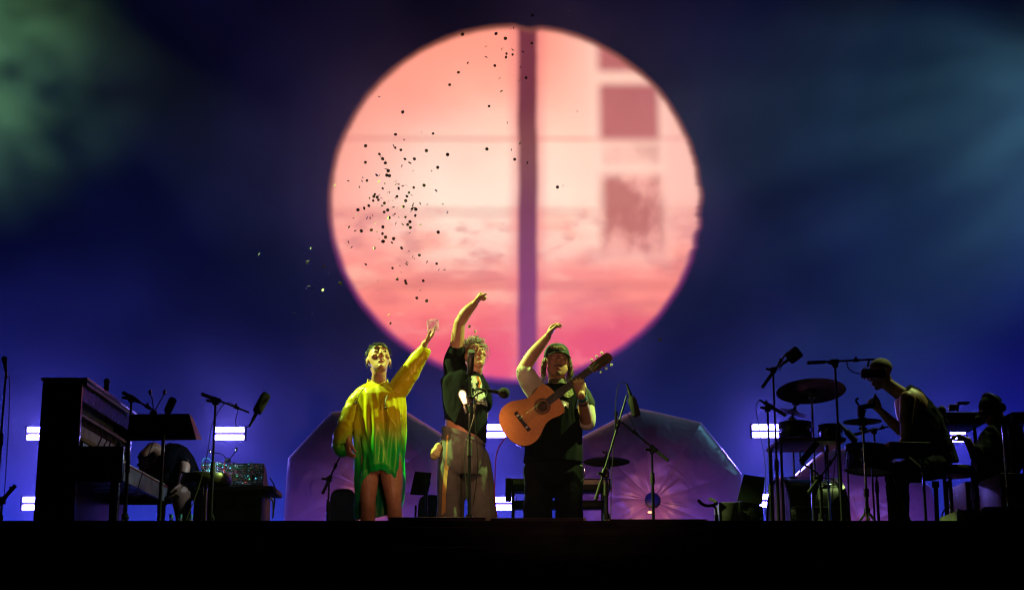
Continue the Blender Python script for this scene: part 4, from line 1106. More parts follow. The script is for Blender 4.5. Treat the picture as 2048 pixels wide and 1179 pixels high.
# ------------------------------------------------------------------ figures: helpers
def loft(keys, nseg=28, sub=6, disp=None, arc=(0, 2 * PI)):
    """keys: (centre, half-axis vector a, half-axis vector b)"""
    cs, _ = spline([V(k[0]) for k in keys], [0.0] * len(keys), sub)
    as_, _ = spline([V(k[1]) for k in keys], [0.0] * len(keys), sub)
    bs, _ = spline([V(k[2]) for k in keys], [0.0] * len(keys), sub)
    rings = []
    for i in range(len(cs)):
        u = i / (len(cs) - 1); ring = []
        for k in range(nseg):
            th = 2 * PI * k / nseg
            d = as_[i] * cos(th) + bs[i] * sin(th)
            p = cs[i] + d
            if disp: p = p + d.normalized() * disp(u, th, p)
            ring.append(p)
        rings.append(ring)
    return rings
def solid(S, keys, nseg=24, sub=5):
    S.rings(loft(keys, nseg, sub), True)
def limb(S, pts, rad, n=16, smooth=5):
    S.tube(pts, rad, n, True, smooth)
    S.ball(pts[0], rad[0], 14, 10); S.ball(pts[-1], rad[-1], 14, 10)
def fuse(S, name, mat_, parent, voxel=.006, it=4, wr=None, label=None):
    """one continuous skin over overlapping solids"""
    me = S.mesh(name + '_raw', ORG[parent.name], False)
    tmp = bpy.data.objects.new('tmp', me); C.objects.link(tmp)
    r = tmp.modifiers.new('r', 'REMESH'); r.mode = 'VOXEL'; r.voxel_size = voxel; r.use_smooth_shade = True
    if it:
        s = tmp.modifiers.new('s', 'SMOOTH'); s.factor = .5; s.iterations = it
    dg = bpy.context.evaluated_depsgraph_get()
    out = bpy.data.meshes.new_from_object(tmp.evaluated_get(dg)); out.name = name
    bpy.data.objects.remove(tmp); bpy.data.meshes.remove(me)
    if wr:
        org = ORG[parent.name]
        nor = [v.normal.copy() for v in out.vertices]
        for v, n in zip(out.vertices, nor):
            v.co += n * wr(v.co + org, n)
    out.shade_smooth(); out.update()
    o = link_obj(name, out, parent); ORG[o.name] = ORG[parent.name]
    out.materials.append(mat_)
    if label: o['label'] = label
    return o
def ridge(p, s, amp, seed=0, oct=3):
    """folds of cloth: sharp ridges, soft hollows"""
    q = V((p.x * s[0], p.y * s[1], p.z * s[2])) + V((seed * 3.1, seed * 1.7, seed))
    v = 1 - abs(mnoise.fractal(q, 1.0, 2.1, oct)) * 1.7
    return amp * (v * v - .45)
def frame(f, up=(0, 0, 1)):
    f = V(f).normalized(); r = f.cross(V(up)).normalized(); u = r.cross(f)
    return Matrix((r, f, u)).transposed()           # columns: right, forward, up

def head(S, c, M3, s=1.0, jaw=1.0, nose=1.0, neck=None, neck_r=.055):
    def W(x, y, z): return V(c) + M3 @ V((x * s, y * s, z * s))
    def E(x, y, z, rx, ry, rz, n=14, m=10): S.ball(W(x, y, z), (rx * s, ry * s, rz * s), n, m, M3)
    E(0, -.018, .034, .074, .094, .082, 20, 14)
    rx_, fy, uz = M3.col[0], M3.col[1], M3.col[2]
    ks = []
    for z, a, b, y in ((.055, .066, .070, .012), (.02, .068, .072, .016), (-.02, .065, .070, .020), (-.055, .058 * jaw, .060, .026), (-.085, .047 * jaw, .048, .036), (-.108, .030 * jaw, .030, .050), (-.116, .016, .016, .056)):
        ks.append((W(0, y, z), rx_ * a * s, fy * b * s))
    solid(S, ks, 24, 4)
    E(0, .083, .046, .050, .012, .011)                       # brow
    for x in (-1, 1):
        E(x * .041, .066, -.014, .023, .022, .018)           # cheekbone
        E(x * .031, .078, .020, .014, .010, .009)            # lid
        E(x * .076, -.008, .002, .008, .018, .030)           # ear
        E(x * .079, -.020, .010, .006, .012, .020)
        E(x * .013, .096, -.024, .009 * nose, .012, .008)    # nostril
    S.tube([W(0, .084, .036), W(0, .098, .008), W(0, .113 * nose ** .3, -.016)], [.009 * s, .011 * s, .0135 * s * nose], 12, True, 4)
    E(0, .108, -.018, .0135 * nose, .013, .011)
    E(0, .084, -.052, .026, .013, .007)                      # lips
    E(0, .081, -.066, .022, .013, .008)
    E(0, .074, -.098, .020, .018, .016)                      # chin
    if neck is not None:
        limb(S, [W(0, -.02, -.045), W(0, -.022, -.09), V(neck)], [neck_r * 1.02 * s, neck_r * .98, neck_r * 1.12], 18, 5)
    return W
def face_parts(parent, W, M3, s, skinlip, brow, eyecol=(.03, .02, .015), lids=.6, stache=None, beard=None, smile=False):
    for x in (-1, 1):
        MB().ball(W(x * .031, .0835, .0195), (.0125 * s, .0065 * s, .0062 * s * lids), 12, 8, M3).build('eye', M['eyewhite'], parent)
        MB().ball(W(x * .031, .0895, .0195), (.0052 * s, .0018 * s, .0052 * s * lids), 10, 6, M3).build('iris', mat('iris', eyecol, .2), parent)
        b = MB(); b.tube([W(x * .012, .0945, .043), W(x * .030, .0935, .050), W(x * .050, .080, .043)], [.004 * s, .0055 * s, .002 * s], 6, True, 5); b.build('eyebrow', brow, parent)
    l = MB(); l.tube([W(-.025, .084, -.0505), W(-.010, .0975, -.0525), W(0, .0985, -.054), W(.010, .0975, -.0525), W(.025, .084, -.0505)], [.0015 * s, .0045 * s, .004 * s, .0045 * s, .0015 * s], 8, True, 4)
    l.tube([W(-.022, .084, -.0575), W(-.008, .0945, -.0665), W(.008, .0945, -.0665), W(.022, .084, -.0575)], [.0015 * s, .0055 * s, .0055 * s, .0015 * s], 8, True, 4)
    l.build('lips', skinlip, parent)
    if smile:
        t = MB(); t.tube([W(-.017, .0905, -.0585), W(0, .0975, -.0600), W(.017, .0905, -.0585)], [.001 * s, .0028 * s, .001 * s], 6, True, 4); t.build('teeth', M['teeth'], parent)
    if stache:
        t = MB(); t.tube([W(-.030, .080, -.050), W(-.016, .0965, -.046), W(0, .1, -.042), W(.016, .0965, -.046), W(.030, .080, -.050)], [.002 * s, .0035 * s, .003 * s, .0035 * s, .002 * s], 8, True, 4); t.build('moustache', stache, parent)
    if beard:
        t = MB(); t.ball(W(0, .077, -.098), (.020 * s, .019 * s, .017 * s), 12, 8, M3); t.build('goatee', beard, parent)

def hand(S, wrist, d, pn, side, curl=(.5, .5, .5, .5), spread=.05, thumb=(.7, .7, .25), tcurl=.5, s=1.0):
    """d: wrist to knuckles, pn: out of the palm, side: towards the thumb"""
    w = V(wrist); d = V(d).normalized(); pn = V(pn); pn = (pn - d * pn.dot(d)).normalized(); sd = V(side); sd = (sd - d * sd.dot(d) - pn * sd.dot(pn)).normalized()
    ks = [(w - d * .01, sd * .026 * s, pn * .019 * s), (w + d * .025 * s, sd * .034 * s, pn * .018 * s), (w + d * .06 * s, sd * .041 * s, pn * .016 * s), (w + d * .092 * s, sd * .040 * s, pn * .013 * s), (w + d * .10 * s, sd * .034 * s, pn * .009 * s)]
    solid(S, ks, 18, 4)
    for i, (o, L) in enumerate(((.030, .074), (.010, .083), (-.011, .077), (-.030, .060))):
        p = w + d * (.086 - .006 * abs(o) / .03) * s + sd * o * s
        a = (d + sd * spread * (1.5 - i) ).normalized()
        pts = [p]; bend = 0
        for seg, f in ((0, .46), (1, .30), (2, .24)):
            bend += curl[i] * (.9 if seg == 0 else 1.25 if seg == 1 else .8)
            pts.append(pts[-1] + (a * cos(bend) + pn * sin(bend)) * L * f * s)
        limb(S, pts, [.0098 * s, .0092 * s, .0084 * s, .0070 * s], 10, 3)
    b = w + d * .028 * s + sd * .026 * s + pn * .006
    a = (d * thumb[0] + sd * thumb[1] + pn * thumb[2]).normalized()
    q = [b, b + a * .04 * s]
    a2 = (a * cos(tcurl) + (d - sd * .6 + pn * .5).normalized() * sin(tcurl)).normalized()
    q += [q[-1] + a2 * .032 * s, q[-1] + a2 * .058 * s]
    limb(S, q, [.0145 * s, .0125 * s, .0105 * s, .0082 * s], 10, 3)

def skin_mat(name, col, col2):
    m = mat(name, col, .46, var=.1, vscale=14, bump=.08, bscale=120, col2=col2, spec=.45)
    m.node_tree.nodes['Principled BSDF'].inputs['Subsurface Weight'].default_value = 0.0
    return m
M['skin_a'] = skin_mat('skin_warm', (.50, .27, .18), (.42, .21, .14))
M['skin_b'] = skin_mat('skin_tan', (.46, .25, .16), (.38, .18, .11))
M['skin_c'] = skin_mat('skin_brown', (.36, .19, .12), (.28, .14, .09))
M['lip'] = mat('lips', (.36, .10, .09), .4)
M['eyewhite'] = mat('eye_white', (.55, .53, .50), .15, var=.02)
M['teeth'] = mat('teeth', (.75, .72, .65), .25, var=.02)
M['hair_dark'] = mat('hair_dark', (.035, .022, .014), .45, var=.4, vscale=40)
M['hair_brown'] = mat('hair_brown', (.17, .12, .065), .45, var=.4, vscale=40)
M['hair_grey'] = mat('hair_grey', (.42, .40, .37), .5, var=.4, vscale=40)
M['stubble'] = mat('stubble', (.16, .10, .075), .8, var=.3, vscale=60)
M['shoe'] = mat('shoe_dark', (.03, .03, .035), .6)
M['denim'] = mat('trousers_black', (.005, .006, .010), .95, spec=.12, bump=.25, bscale=160)

def shoe(parent, x, y, fx, fy, name='shoe'):
    mb = MB(); d = V((fx, fy, 0)).normalized(); r = V((-d.y, d.x, 0)); c = V((x, y, ZS))
    mb.rings(loft([(c - d * .07 + V((0, 0, .045)), r * .036, V((0, 0, .045))), (c + V((0, 0, .05)), r * .045, V((0, 0, .05))), (c + d * .10 + V((0, 0, .035)), r * .048, V((0, 0, .034))), (c + d * .18 + V((0, 0, .022)), r * .034, V((0, 0, .021)))], 16, 4), True)
    mb.build(name, M['shoe'], parent)
def strands(parent, W, s, mat_, n, gen, rad=.0035, name='hair', seg=4):
    mb = MB()
    for i in range(n):
        pts = gen(i)
        if pts: mb.tube([W(*p) for p in pts], [rad * (1 - .6 * k / (len(pts) - 1)) for k in range(len(pts))], seg, True, 3)
    return mb.build(name, mat_, parent, angle=180)

# ------------------------------------------------------------------ performer in the yellow and green dress
YW_ = 12.0
def A(px, py, dy=0.0): return at(px, py, YW_ + dy)
K = 1 / ppm(12.0)
ps = thing('person', (A(757, 900).x, YW_, ZS), 'person in a yellow and green satin dress with one arm raised', 'person', 'performers')
S = MB()
Mh = frame((.20, -.88, .43))
hc = A(758, 721, -.01)
W1 = head(S, hc, Mh, 1.15, .93, .95, A(757, 772, .03), .056)
ex_ = V((1, 0, 0)); ey_ = V((0, 1, 0))
solid(S, [(A(757, 905, .02), ex_ * .165, ey_ * .115), (A(757, 860, .02), ex_ * .135, ey_ * .10), (A(757, 820, .02), ex_ * .15, ey_ * .11), (A(757, 790, .03), ex_ * .165, ey_ * .085), (A(757, 772, .03), ex_ * .075, ey_ * .06)])
limb(S, [A(722, 786, .03), A(697, 840, .0), A(696, 880, -.12)], [.048, .040, .026])
hand(S, A(695, 882, -.13), (.10, -.25, -.92), (.55, .3, 0), (.5, -.8, 0), (.45, .5, .55, .6), thumb=(.8, .5, .3), s=.95)
limb(S, [A(795, 782, .02), A(832, 727, -.06), A(850, 686, -.10)], [.05, .040, .026])
hand(S, A(850, 686, -.10), (.52, -.1, .62), (-.55, -.25, .7), (-.2, -.9, -.1), (.22, .2, .2, .25), .06, thumb=(.75, .6, .3), tcurl=.2, s=1.0)
for hx, kx, fx in ((735, 736, 733), (781, 788, 792)):
    kn = A(kx, 1003, -.03); an = A(fx, 1080, .03); an.z = ZS + .07
    limb(S, [A(hx, 910, .02), (A(hx, 910, .02) + kn) / 2 + V((0, -.01, 0)), kn, (kn + an) / 2 + V((0, .035, .03)), an], [.092, .084, .058, .055, .036], 18)
    limb(S, [an - V((0, -.03, .03)), an + V((.0, -.07, -.035)), an + V((0, -.13, -.045))], [.034, .034, .022])
fuse(S, 'body', M['skin_b'], ps, .0048, 4)
face_parts(ps, W1, Mh, 1.15, M['lip'], M['hair_dark'], lids=.7, smile=True)
# hair drawn back: a thin cap with frizz
random.seed(5)
cap = MB()
vs = []; fs = []; n_, m_ = 40, 22
def cap_pt(th, ph, lift):
    x = sin(th) * cos(ph); y = sin(th) * sin(ph); z = cos(th)
    r = 1 + lift
    return (.0775 * x * r, -.020 + .098 * y * r, .036 + .086 * z * r)
def cap_mesh(limit, lift, amp, seed):
    mb = MB(); rows = []
    for i in range(m_ + 1):
        row = []
        for k in range(n_):
            ph = 2 * PI * k / n_
            lim = limit(ph)
            th = lim * i / m_ + .001
            q = V((sin(th) * cos(ph), sin(th) * sin(ph), cos(th))) * 7 + V((seed, 0, 0))
            e = min(1, (1 - i / m_) * 6)
            row.append(cap_pt(th, ph, (lift + amp * mnoise.fractal(q * 1.6, 1, 2, 3)) * e - .01 * (1 - e)))
        rows.append(row)
    return rows
def hairline(front, side, back):
    def f(ph):
        s_ = sin(ph)            # +1 at the face
        return front + (side - front) * (1 - s_) if s_ > 0 else side + (back - side) * (-s_)
    return f
rows = cap_mesh(hairline(.78, 1.55, 2.2), .022, .03, 2)
mb = MB(); mb.rings([[W1(*p) for p in r] for r in rows], False); mb.build('hair', M['hair_dark'], ps, angle=180)
def gen(i):
    ph = random.uniform(0, 2 * PI); lim = hairline(.78, 1.55, 2.2)(ph); th = lim * random.uniform(.15, 1.0) ** .6
    p = V(cap_pt(th, ph, .03)); c = V((0, -.02, .036)); o = (p - c).normalized(); t = o.orthogonal().normalized(); t.rotate(Matrix.Rotation(random.uniform(0, 6.3), 3, o))
    L = random.uniform(.007, .020)
    return [p, p + o * L * .5 + t * L * .5, p + o * L * .7 + t * L * 1.2, p + o * L * .35 + t * L * 1.7]
strands(ps, W1, .98, M['hair_dark'], 420, gen, .0016, 'hair_curls', 3)
for x in (-1, 1):
    MB().tube([W1(x * .079 + .009 * cos(a), -.01, -.036 + .011 * sin(a)) for a in [2 * PI * k / 14 for k in range(15)]], .0016, 5).build('earring', M['chrome'], ps)

# dress: a hanging shell with a high front hem, long sides and back
def dress_mat():
    m = bpy.data.materials.new('satin_yellow_green'); m.use_nodes = True
    nt = m.node_tree; X.nt = nt; b = nt.nodes['Principled BSDF']
    tc = nt.nodes.new('ShaderNodeTexCoord'); sp = nt.nodes.new('ShaderNodeSeparateXYZ'); nt.links.new(tc.outputs['Object'], sp.inputs[0])
    n = xnoise(tc.outputs['Object'], 3.0, 3)
    z = X(sp.outputs[2]) + (n - .5) * .22 - X(sp.outputs[0]) * .18
    za_, zb_ = A(757, 905).z - ZS, A(757, 835).z - ZS
    f = z.sstep(za_, zb_)
    col = xmix(f, (0.0, .50, .05), (.50, .43, .008))
    col = xmix(z.sstep(A(757, 985).z - ZS, A(757, 930).z - ZS), (.0, .26, .11), col)
    nt.links.new(col.s, b.inputs['Base Color'])
    b.inputs['Roughness'].default_value = .36; b.inputs['Specular IOR Level'].default_value = .6; b.inputs['Specular Tint'].default_value = (.9, 1, .25, 1)
    pass
    b.inputs['Anisotropic'].default_value = .5
    n2 = xnoise(tc.outputs['Object'], 5.5, 4, 1, 1, .34)
    n2.s.node.noise_type = 'RIDGED_MULTIFRACTAL'; n2.s.node.inputs['Distortion'].default_value = .7
    bp = nt.nodes.new('ShaderNodeBump'); bp.inputs['Strength'].default_value = .7; bp.inputs['Distance'].default_value = .014
    nt.links.new(n2.s, bp.inputs['Height']); nt.links.new(bp.outputs[0], b.inputs['Normal'])
    return m
M['satin'] = dress_mat()
prof = [(764, 757, 20, .06), (771, 757, 34, .075), (778, 758, 46, .10), (790, 759, 52, .125), (815, 760, 53, .145), (840, 760, 53, .15), (870, 760, 52, .15), (905, 759, 50, .155), (945, 758, 48, .16), (985, 757, 47, .165), (1030, 756, 46, .17), (1060, 755, 45, .17)]
def dprof(y):
    for a, b in zip(prof, prof[1:]):
        if y <= b[0]:
            t = (y - a[0]) / (b[0] - a[0]); t = max(0, t)
            return [a[i] + (b[i] - a[i]) * t for i in range(1, 4)]
    return list(prof[-1][1:])
def hem(th):                              # th: 0 image right, -pi/2 faces the camera
    c, s_ = cos(th), sin(th)
    if s_ < 0:
        e = abs(c) ** 3.2
        return 943 + (1016 - 943) * e if c > 0 else 946 + (1036 - 946) * e
    return 1036 - 20 * (c * .5 + .5) ** 1.5
NSEG, NRNG = 120, 84
rows = []
for i in range(NRNG + 1):
    u = i / NRNG; row = []
    for k in range(NSEG):
        th = 2 * PI * k / NSEG
        y = 764 + (hem(th) - 764) * u
        cx, hw, dp = dprof(y)
        c = A(cx, y, .02)
        am = .005 + .034 * max(0, u - .08)
        fold = am * (sin(7 * th + 2.0 * sin(2.2 * u + 1)) * .7 + .45 * sin(13 * th + 4 * u + 2) + .25 * sin(23 * th - 5 * u)) * min(1, u * 5) * (1 - .85 * max(0, u - .62) / .38)
        p = c + V((cos(th) * hw * K, sin(th) * dp, 0))
        fold += ridge(p + V((.25 * (p.z - ZS), 0, 0)), (6, 6, 1.5), .027 * min(1, u * 4) * (1 - .75 * max(0, u - .7) / .3), 3, 2)
        fold -= .02 * max(0, u - .93) / .07 * (1 if sin(th) < 0 else .3)      # gathered hem band
        p += V((cos(th), sin(th), 0)) * fold
        row.append(p)
    rows.append(row)
dm = MB(); dm.rings(rows, False)
def sleeve(pts, rad, nb, seed, amp=.012, nseg=44, sub=14):
    ps_, rs_ = spline([V(p) for p in pts], rad, sub)
    a = None; rings = []
    t0 = (ps_[1] - ps_[0]).normalized(); a = t0.orthogonal().normalized()
    L = 0
    for i, p in enumerate(ps_):
        t = (ps_[min(i + 1, len(ps_) - 1)] - ps_[max(i - 1, 0)]).normalized()
        a = (a - t * a.dot(t)).normalized(); b = t.cross(a)
        if i: L += (p - ps_[i - 1]).length
        ring = []
        for k in range(nseg):
            th = 2 * PI * k / nseg
            d = a * cos(th) + b * sin(th); q = p + d * rs_[i]
            u = i / (len(ps_) - 1)
            e = amp * sin(nb * L + 1.6 * sin(th + seed) + 2.2 * mnoise.noise(q * 9 + V((seed, 0, 0)))) * (.35 + .65 * u) + ridge(q, (11, 11, 11), amp * .9, seed)
            ring.append(q + d * e * min(1, (1 - u) * 9 + .15))
        rings.append(ring)
    dm.rings(rings, False)
sleeve([A(726, 789, .02), A(708, 812, .01), A(692, 848, -.03), A(684, 880, -.08), A(685, 897, -.10), A(694, 893, -.12)], [.068, .070, .066, .074, .066, .036], 70, 1, .0045)
sleeve([A(778, 800, .02), A(801, 772, .0), A(822, 740, -.04), A(838, 716, -.07), A(847, 701, -.09), A(850, 694, -.095)], [.080, .082, .074, .062, .054, .040], 34, 5, .0045)
do = dm.build('dress', M['satin'], ps, angle=180)
# collar ruffle, drawstrings, cuff bands
rows = []
for i in range(7):
    r = []
    for k in range(72):
        th = 2 * PI * k / 72
        rad = 1 + .12 * i / 6 + .06 * sin(17 * th) * (i / 6)
        r.append(A(757 - 2, 768, .02) + V((cos(th) * .072 * rad, sin(th) * .062 * rad, .012 + .018 * sin(i / 6 * PI) - .02 * i / 6 + (.02 if sin(th) > 0 else -.015))))
    rows.append(r)
mb = MB(); mb.rings(rows, False); mb.build('collar', M['satin'], do, angle=180)
for a, b in (((731, 772), (712, 805)), ((775, 790), (772, 815))):
    mb = MB(); mb.tube([A(*a, -.12), A((a[0] + b[0]) / 2 - 3, (a[1] + b[1]) / 2, -.15), A(*b, -.165)], .003, 6, smooth=5); mb.ball(A(*b, -.165), .009, 8, 6); mb.build('drawstring', M['cable'], do)

# clear bag in her raised hand
M['film'] = bpy.data.materials.new('clear_film'); M['film'].use_nodes = True
nt = M['film'].node_tree; X.nt = nt; nt.nodes.clear()
o_ = nt.nodes.new('ShaderNodeOutputMaterial'); tr = nt.nodes.new('ShaderNodeBsdfTransparent'); tr.inputs[0].default_value = (1.0, .93, 1, 1)
gl = nt.nodes.new('ShaderNodeBsdfGlossy'); gl.inputs[0].default_value = (.8, .8, .9, 1); gl.inputs['Roughness'].default_value = .18
tl = nt.nodes.new('ShaderNodeBsdfDiffuse'); tl.inputs[0].default_value = (.85, .75, 1.0, 1)
m1 = nt.nodes.new('ShaderNodeMixShader'); m1.inputs[0].default_value = .10; m2 = nt.nodes.new('ShaderNodeMixShader'); m2.inputs[0].default_value = .24
nt.links.new(tr.outputs[0], m1.inputs[1]); nt.links.new(gl.outputs[0], m1.inputs[2]); nt.links.new(m1.outputs[0], m2.inputs[1]); nt.links.new(tl.outputs[0], m2.inputs[2]); nt.links.new(m2.outputs[0], o_.inputs[0])
mb = MB(); vs = []; N_ = 14
for side in (0, 1):
    for i in range(N_ + 1):
        for j in range(N_ + 1):
            u, v = i / N_, j / N_
            p = (A(853, 641, -.16) * (1 - u) + A(877, 636, -.16) * u) * (1 - v) + (A(855, 668, -.16) * (1 - u) + A(878, 661, -.16) * u) * v
            bul = .013 * (sin(PI * u) * sin(PI * v)) ** .6 + .003 * mnoise.noise(V((u * 6, v * 6, side * 5)))
            p = p + V((0, (-1 if side == 0 else 1) * bul, .004 * sin(u * 5) * (1 - v)))
            vs.append(p)
fs = []
for side in (0, 1):
    o_ = side * (N_ + 1) ** 2
    for i in range(N_):
        for j in range(N_):
            a = o_ + i * (N_ + 1) + j; fs.append((a, a + 1, a + N_ + 2, a + N_ + 1))
mb.add(vs, fs); mb.build('plastic_bag', M['film'], angle=180, label='small clear plastic bag in the raised hand of the performer in yellow', cat='bag')

# ------------------------------------------------------------------ man with the raised fist
YB_ = 11.85
def B(px, py, dy=0.0): return at(px, py, YB_ + dy)
KB = 1 / ppm(YB_)
pm = thing('person', (B(932, 900).x, YB_, ZS), 'grey haired man in dark t-shirt and pale trousers with his fist raised', 'person', 'performers')
S = MB()
Mm = frame((.30, -.86, .34))
hm = B(951, 713, .02)
W2 = head(S, hm, Mm, 1.0, 1.06, 1.15, B(943, 757, .06), .056)
fx_ = V((.86, .5, 0)); fd_ = V((-.5, .86, 0))
def tor(y, c, hw, dp, dz=0, dy=0): return (B(c, y, .04 + dy), V((hw * KB, 0, -dz * KB)), V((0, dp, 0)))
solid(S, [tor(905, 925, 40, .13), tor(875, 928, 39, .135, 12), tor(840, 930, 40, .145, 8), tor(800, 929, 40, .135, 4), tor(765, 926, 38, .12), tor(745, 935, 22, .07)])
limb(S, [B(915, 742, .05), B(913, 700, .02), B(919, 645, -.02)], [.062, .058, .043])
limb(S, [B(919, 647, -.02), B(932, 625, -.04), B(949, 607, -.06)], [.043, .044, .028])
hand(S, B(948, 608, -.06), (.50, -.1, .62), (.72, -.2, -.55), (.25, -.9, .1), (1.5, 1.52, 1.52, 1.5), .0, thumb=(.62, .55, .2), tcurl=1.2, s=1.06)
limb(S, [B(958, 768, .12), B(966, 820, .20), B(958, 868, .10)], [.055, .043, .03])
hand(S, B(958, 868, .10), (-.05, -.1, -.9), (-.9, 0, 0), (0, -1, 0), (.5, .5, .5, .5))
for hx, kx, fx, dy in ((908, 902, 898, .0), (947, 962, 968, .05)):
    kn = B(kx, 985, dy); an = B(fx, 1080, dy + .04); an.z = ZS + .08
    limb(S, [B(hx, 905, dy), kn, an], [.09, .062, .038], 16)
fuse(S, 'body', M['skin_b'], pm, .0048, 4)
face_parts(pm, W2, Mm, 1.0, M['lip'], M['hair_grey'], lids=.65)
# loose grey curls
rows = cap_mesh(hairline(.55, 1.40, 2.1), .05, .10, 8)
mb = MB(); mb.rings([[W2(*p) for p in r] for r in rows], False); mb.build('hair', M['hair_grey'], pm, angle=180)
random.seed(9)
def gen(i):
    ph = random.uniform(0, 2 * PI); lim = hairline(.62, 1.5, 2.1)(ph); th = lim * random.uniform(.3, 1.0) ** .7
    p = V(cap_pt(th, ph, .03)); c = V((0, -.02, .036)); o = (p - c).normalized(); o = (o + V((0, -.25, 0))).normalized(); t = o.orthogonal().normalized(); t.rotate(Matrix.Rotation(random.uniform(0, 6.3), 3, o)); b = o.cross(t)
    L = random.uniform(.025, .06); pts = []
    for k in range(7):
        a = k * 1.1; r = .007 + .002 * k
        pts.append(p + o * L * k / 6 + t * r * cos(a) + b * r * sin(a))
    return pts
strands(pm, W2, 1, M['hair_grey'], 330, gen, .0024, 'hair_curls', 4)
# stubble beard patch is only the skin tone; trousers
def clothmat(name, col, rough=.8, **k): return mat(name, col, rough, crease=6.5, **k)
M['tee'] = clothmat('tshirt_black', (.0035, .0045, .0085), .95, var=.15, spec=.1)
M['trouser'] = clothmat('trousers_taupe', (.115, .115, .118), .85, var=.12)
S = MB()
solid(S, [(B(927, 872, .04), V((42 * KB, 0, -16 * KB)), V((0, .15, 0))), (B(926, 895, .04), V((46 * KB, 0, -8 * KB)), V((0, .165, 0))), (B(926, 930, .04), V((48 * KB, 0, 0)), V((0, .165, 0))), (B(928, 952, .04), V((48 * KB, 0, 0)), V((0, .14, 0)))], 30, 6)
for hx, kx, bx, dy, r in ((905, 902, 897, .02, (.108, .112, .105, .108, .10)), (950, 962, 970, .06, (.108, .112, .108, .112, .105))):
    e = B(bx, 1080, dy); e.z = ZS + .05
    limb(S, [B(hx, 915, dy), B((hx + kx) / 2, 955, dy), B(kx, 995, dy), (B(kx, 995, dy) + e) / 2, e], list(r), 20)
def wr_tr(p, n): return ridge(p, (5, 5, 1.2), .009, 4, 2) + ridge(p, (16, 16, 6), .002, 7)
tr = fuse(S, 'trousers', M['trouser'], pm, .009, 3, wr_tr)
mb = MB()
for q, dq in ((B(930, 866, .04), 0),):
    rr = loft([(B(927, 868, .04), V((43.5 * KB, 0, -16 * KB)), V((0, .156, 0))), (B(927, 877, .04), V((44.5 * KB, 0, -15 * KB)), V((0, .160, 0)))], 48, 4)
    mb.rings(rr, False)
mb.build('waistband', M['trouser'], tr, angle=180)
mb = MB(); prev = []
for i in range(25):
    u = i / 24; y = 868 + 160 * u; x = 897 - 11 * u + 1.0 * sin(u * 7)
    ring = []
    for s_ in (-1, 1):
        p = B(x + s_ * 4.0, y, -.1)
        # lay the stripe on the trouser side, outside the leg
        ring.append(V((p.x, YB_ - .093 - .02 * sin(u * PI) + s_ * .018, p.z)))
    prev.append(ring)
vs = [p for r in prev for p in r]; fs = [(2 * i, 2 * i + 1, 2 * i + 3, 2 * i + 2) for i in range(24)]
STRIPE = (vs, fs)
# shrink the stripe onto the cloth
mb.add(vs, fs); so = mb.build('side_stripe', clothmat('stripe_orange', (.62, .36, .12), .8), tr, angle=180)
sw = so.modifiers.new('wrap', 'SHRINKWRAP'); sw.target = tr; sw.wrap_method = 'PROJECT'; sw.use_project_y = True; sw.use_positive_direction = True; sw.use_negative_direction = True; sw.offset = .006
for fx in (898, 968): shoe(pm, B(fx, 1080).x, YB_ + .02, .1, -1)
# shirt pulled up by the raised arm
S = MB()
solid(S, [(B(931, 863, .04), V((41.5 * KB, 0, -24 * KB)), V((0, .165, 0))), (B(932, 845, .04), V((43 * KB, 0, -17 * KB)), V((0, .17, 0))), (B(930, 810, .04), V((45 * KB, 0, -6 * KB)), V((0, .165, 0))), (B(927, 775, .04), V((43.5 * KB, 0, 0)), V((0, .15, 0))), (B(923, 752, .05), V((41 * KB, 0, 6 * KB)), V((0, .125, 0))), (B(927, 738, .06), V((30 * KB, 0, 6 * KB)), V((0, .09, 0)))], 34, 6)
limb(S, [B(913, 752, .05), B(908, 725, .04), B(912, 704, .025)], [.095, .088, .074], 18)
limb(S, [B(953, 762, .10), B(962, 785, .15), B(965, 806, .18)], [.07, .075, .078], 18)
def wr_sh(p, n): return ridge(p, (6, 6, 2.0), .010, 14, 2) + ridge(p, (15, 15, 6), .002, 17)
def print_mat():
    m = clothmat('tshirt_black_printed', (.0035, .0045, .0085), .95, var=.15, spec=.1)
    nt = m.node_tree; X.nt = nt; b = nt.nodes['Principled BSDF']; base = b.inputs['Base Color'].links[0].from_socket
    tc = nt.nodes.new('ShaderNodeTexCoord'); sp = nt.nodes.new('ShaderNodeSeparateXYZ'); nt.links.new(tc.outputs['Object'], sp.inputs[0])
    org = V((B(932, 900).x, YB_, ZS)); c = B(960, 782, -.1) - org
    x = (X(sp.outputs[0]) - c.x) - (X(sp.outputs[2]) - c.z) * -.28; z = X(sp.outputs[2]) - c.z
    f = x.sstep(-.055, -.045) * x.sstep(.035, .028) * z.sstep(-.10, -.085) * z.sstep(.13, .115) * X(sp.outputs[1]).sstep(.06, .0)
    n = xnoise(tc.outputs['Object'], 26, 4); n2 = xnoise(tc.outputs['Object'], 12, 2, off=5)
    ink = xmix(n2.sstep(.54, .62), (.62, .66, .64), (.55, .16, .06))
    nt.links.new(xmix(f * n.sstep(.40, .50), X(base), ink).s, b.inputs['Base Color'])
    return m
fuse(S, 't_shirt', print_mat(), pm, .008, 3, wr_sh)
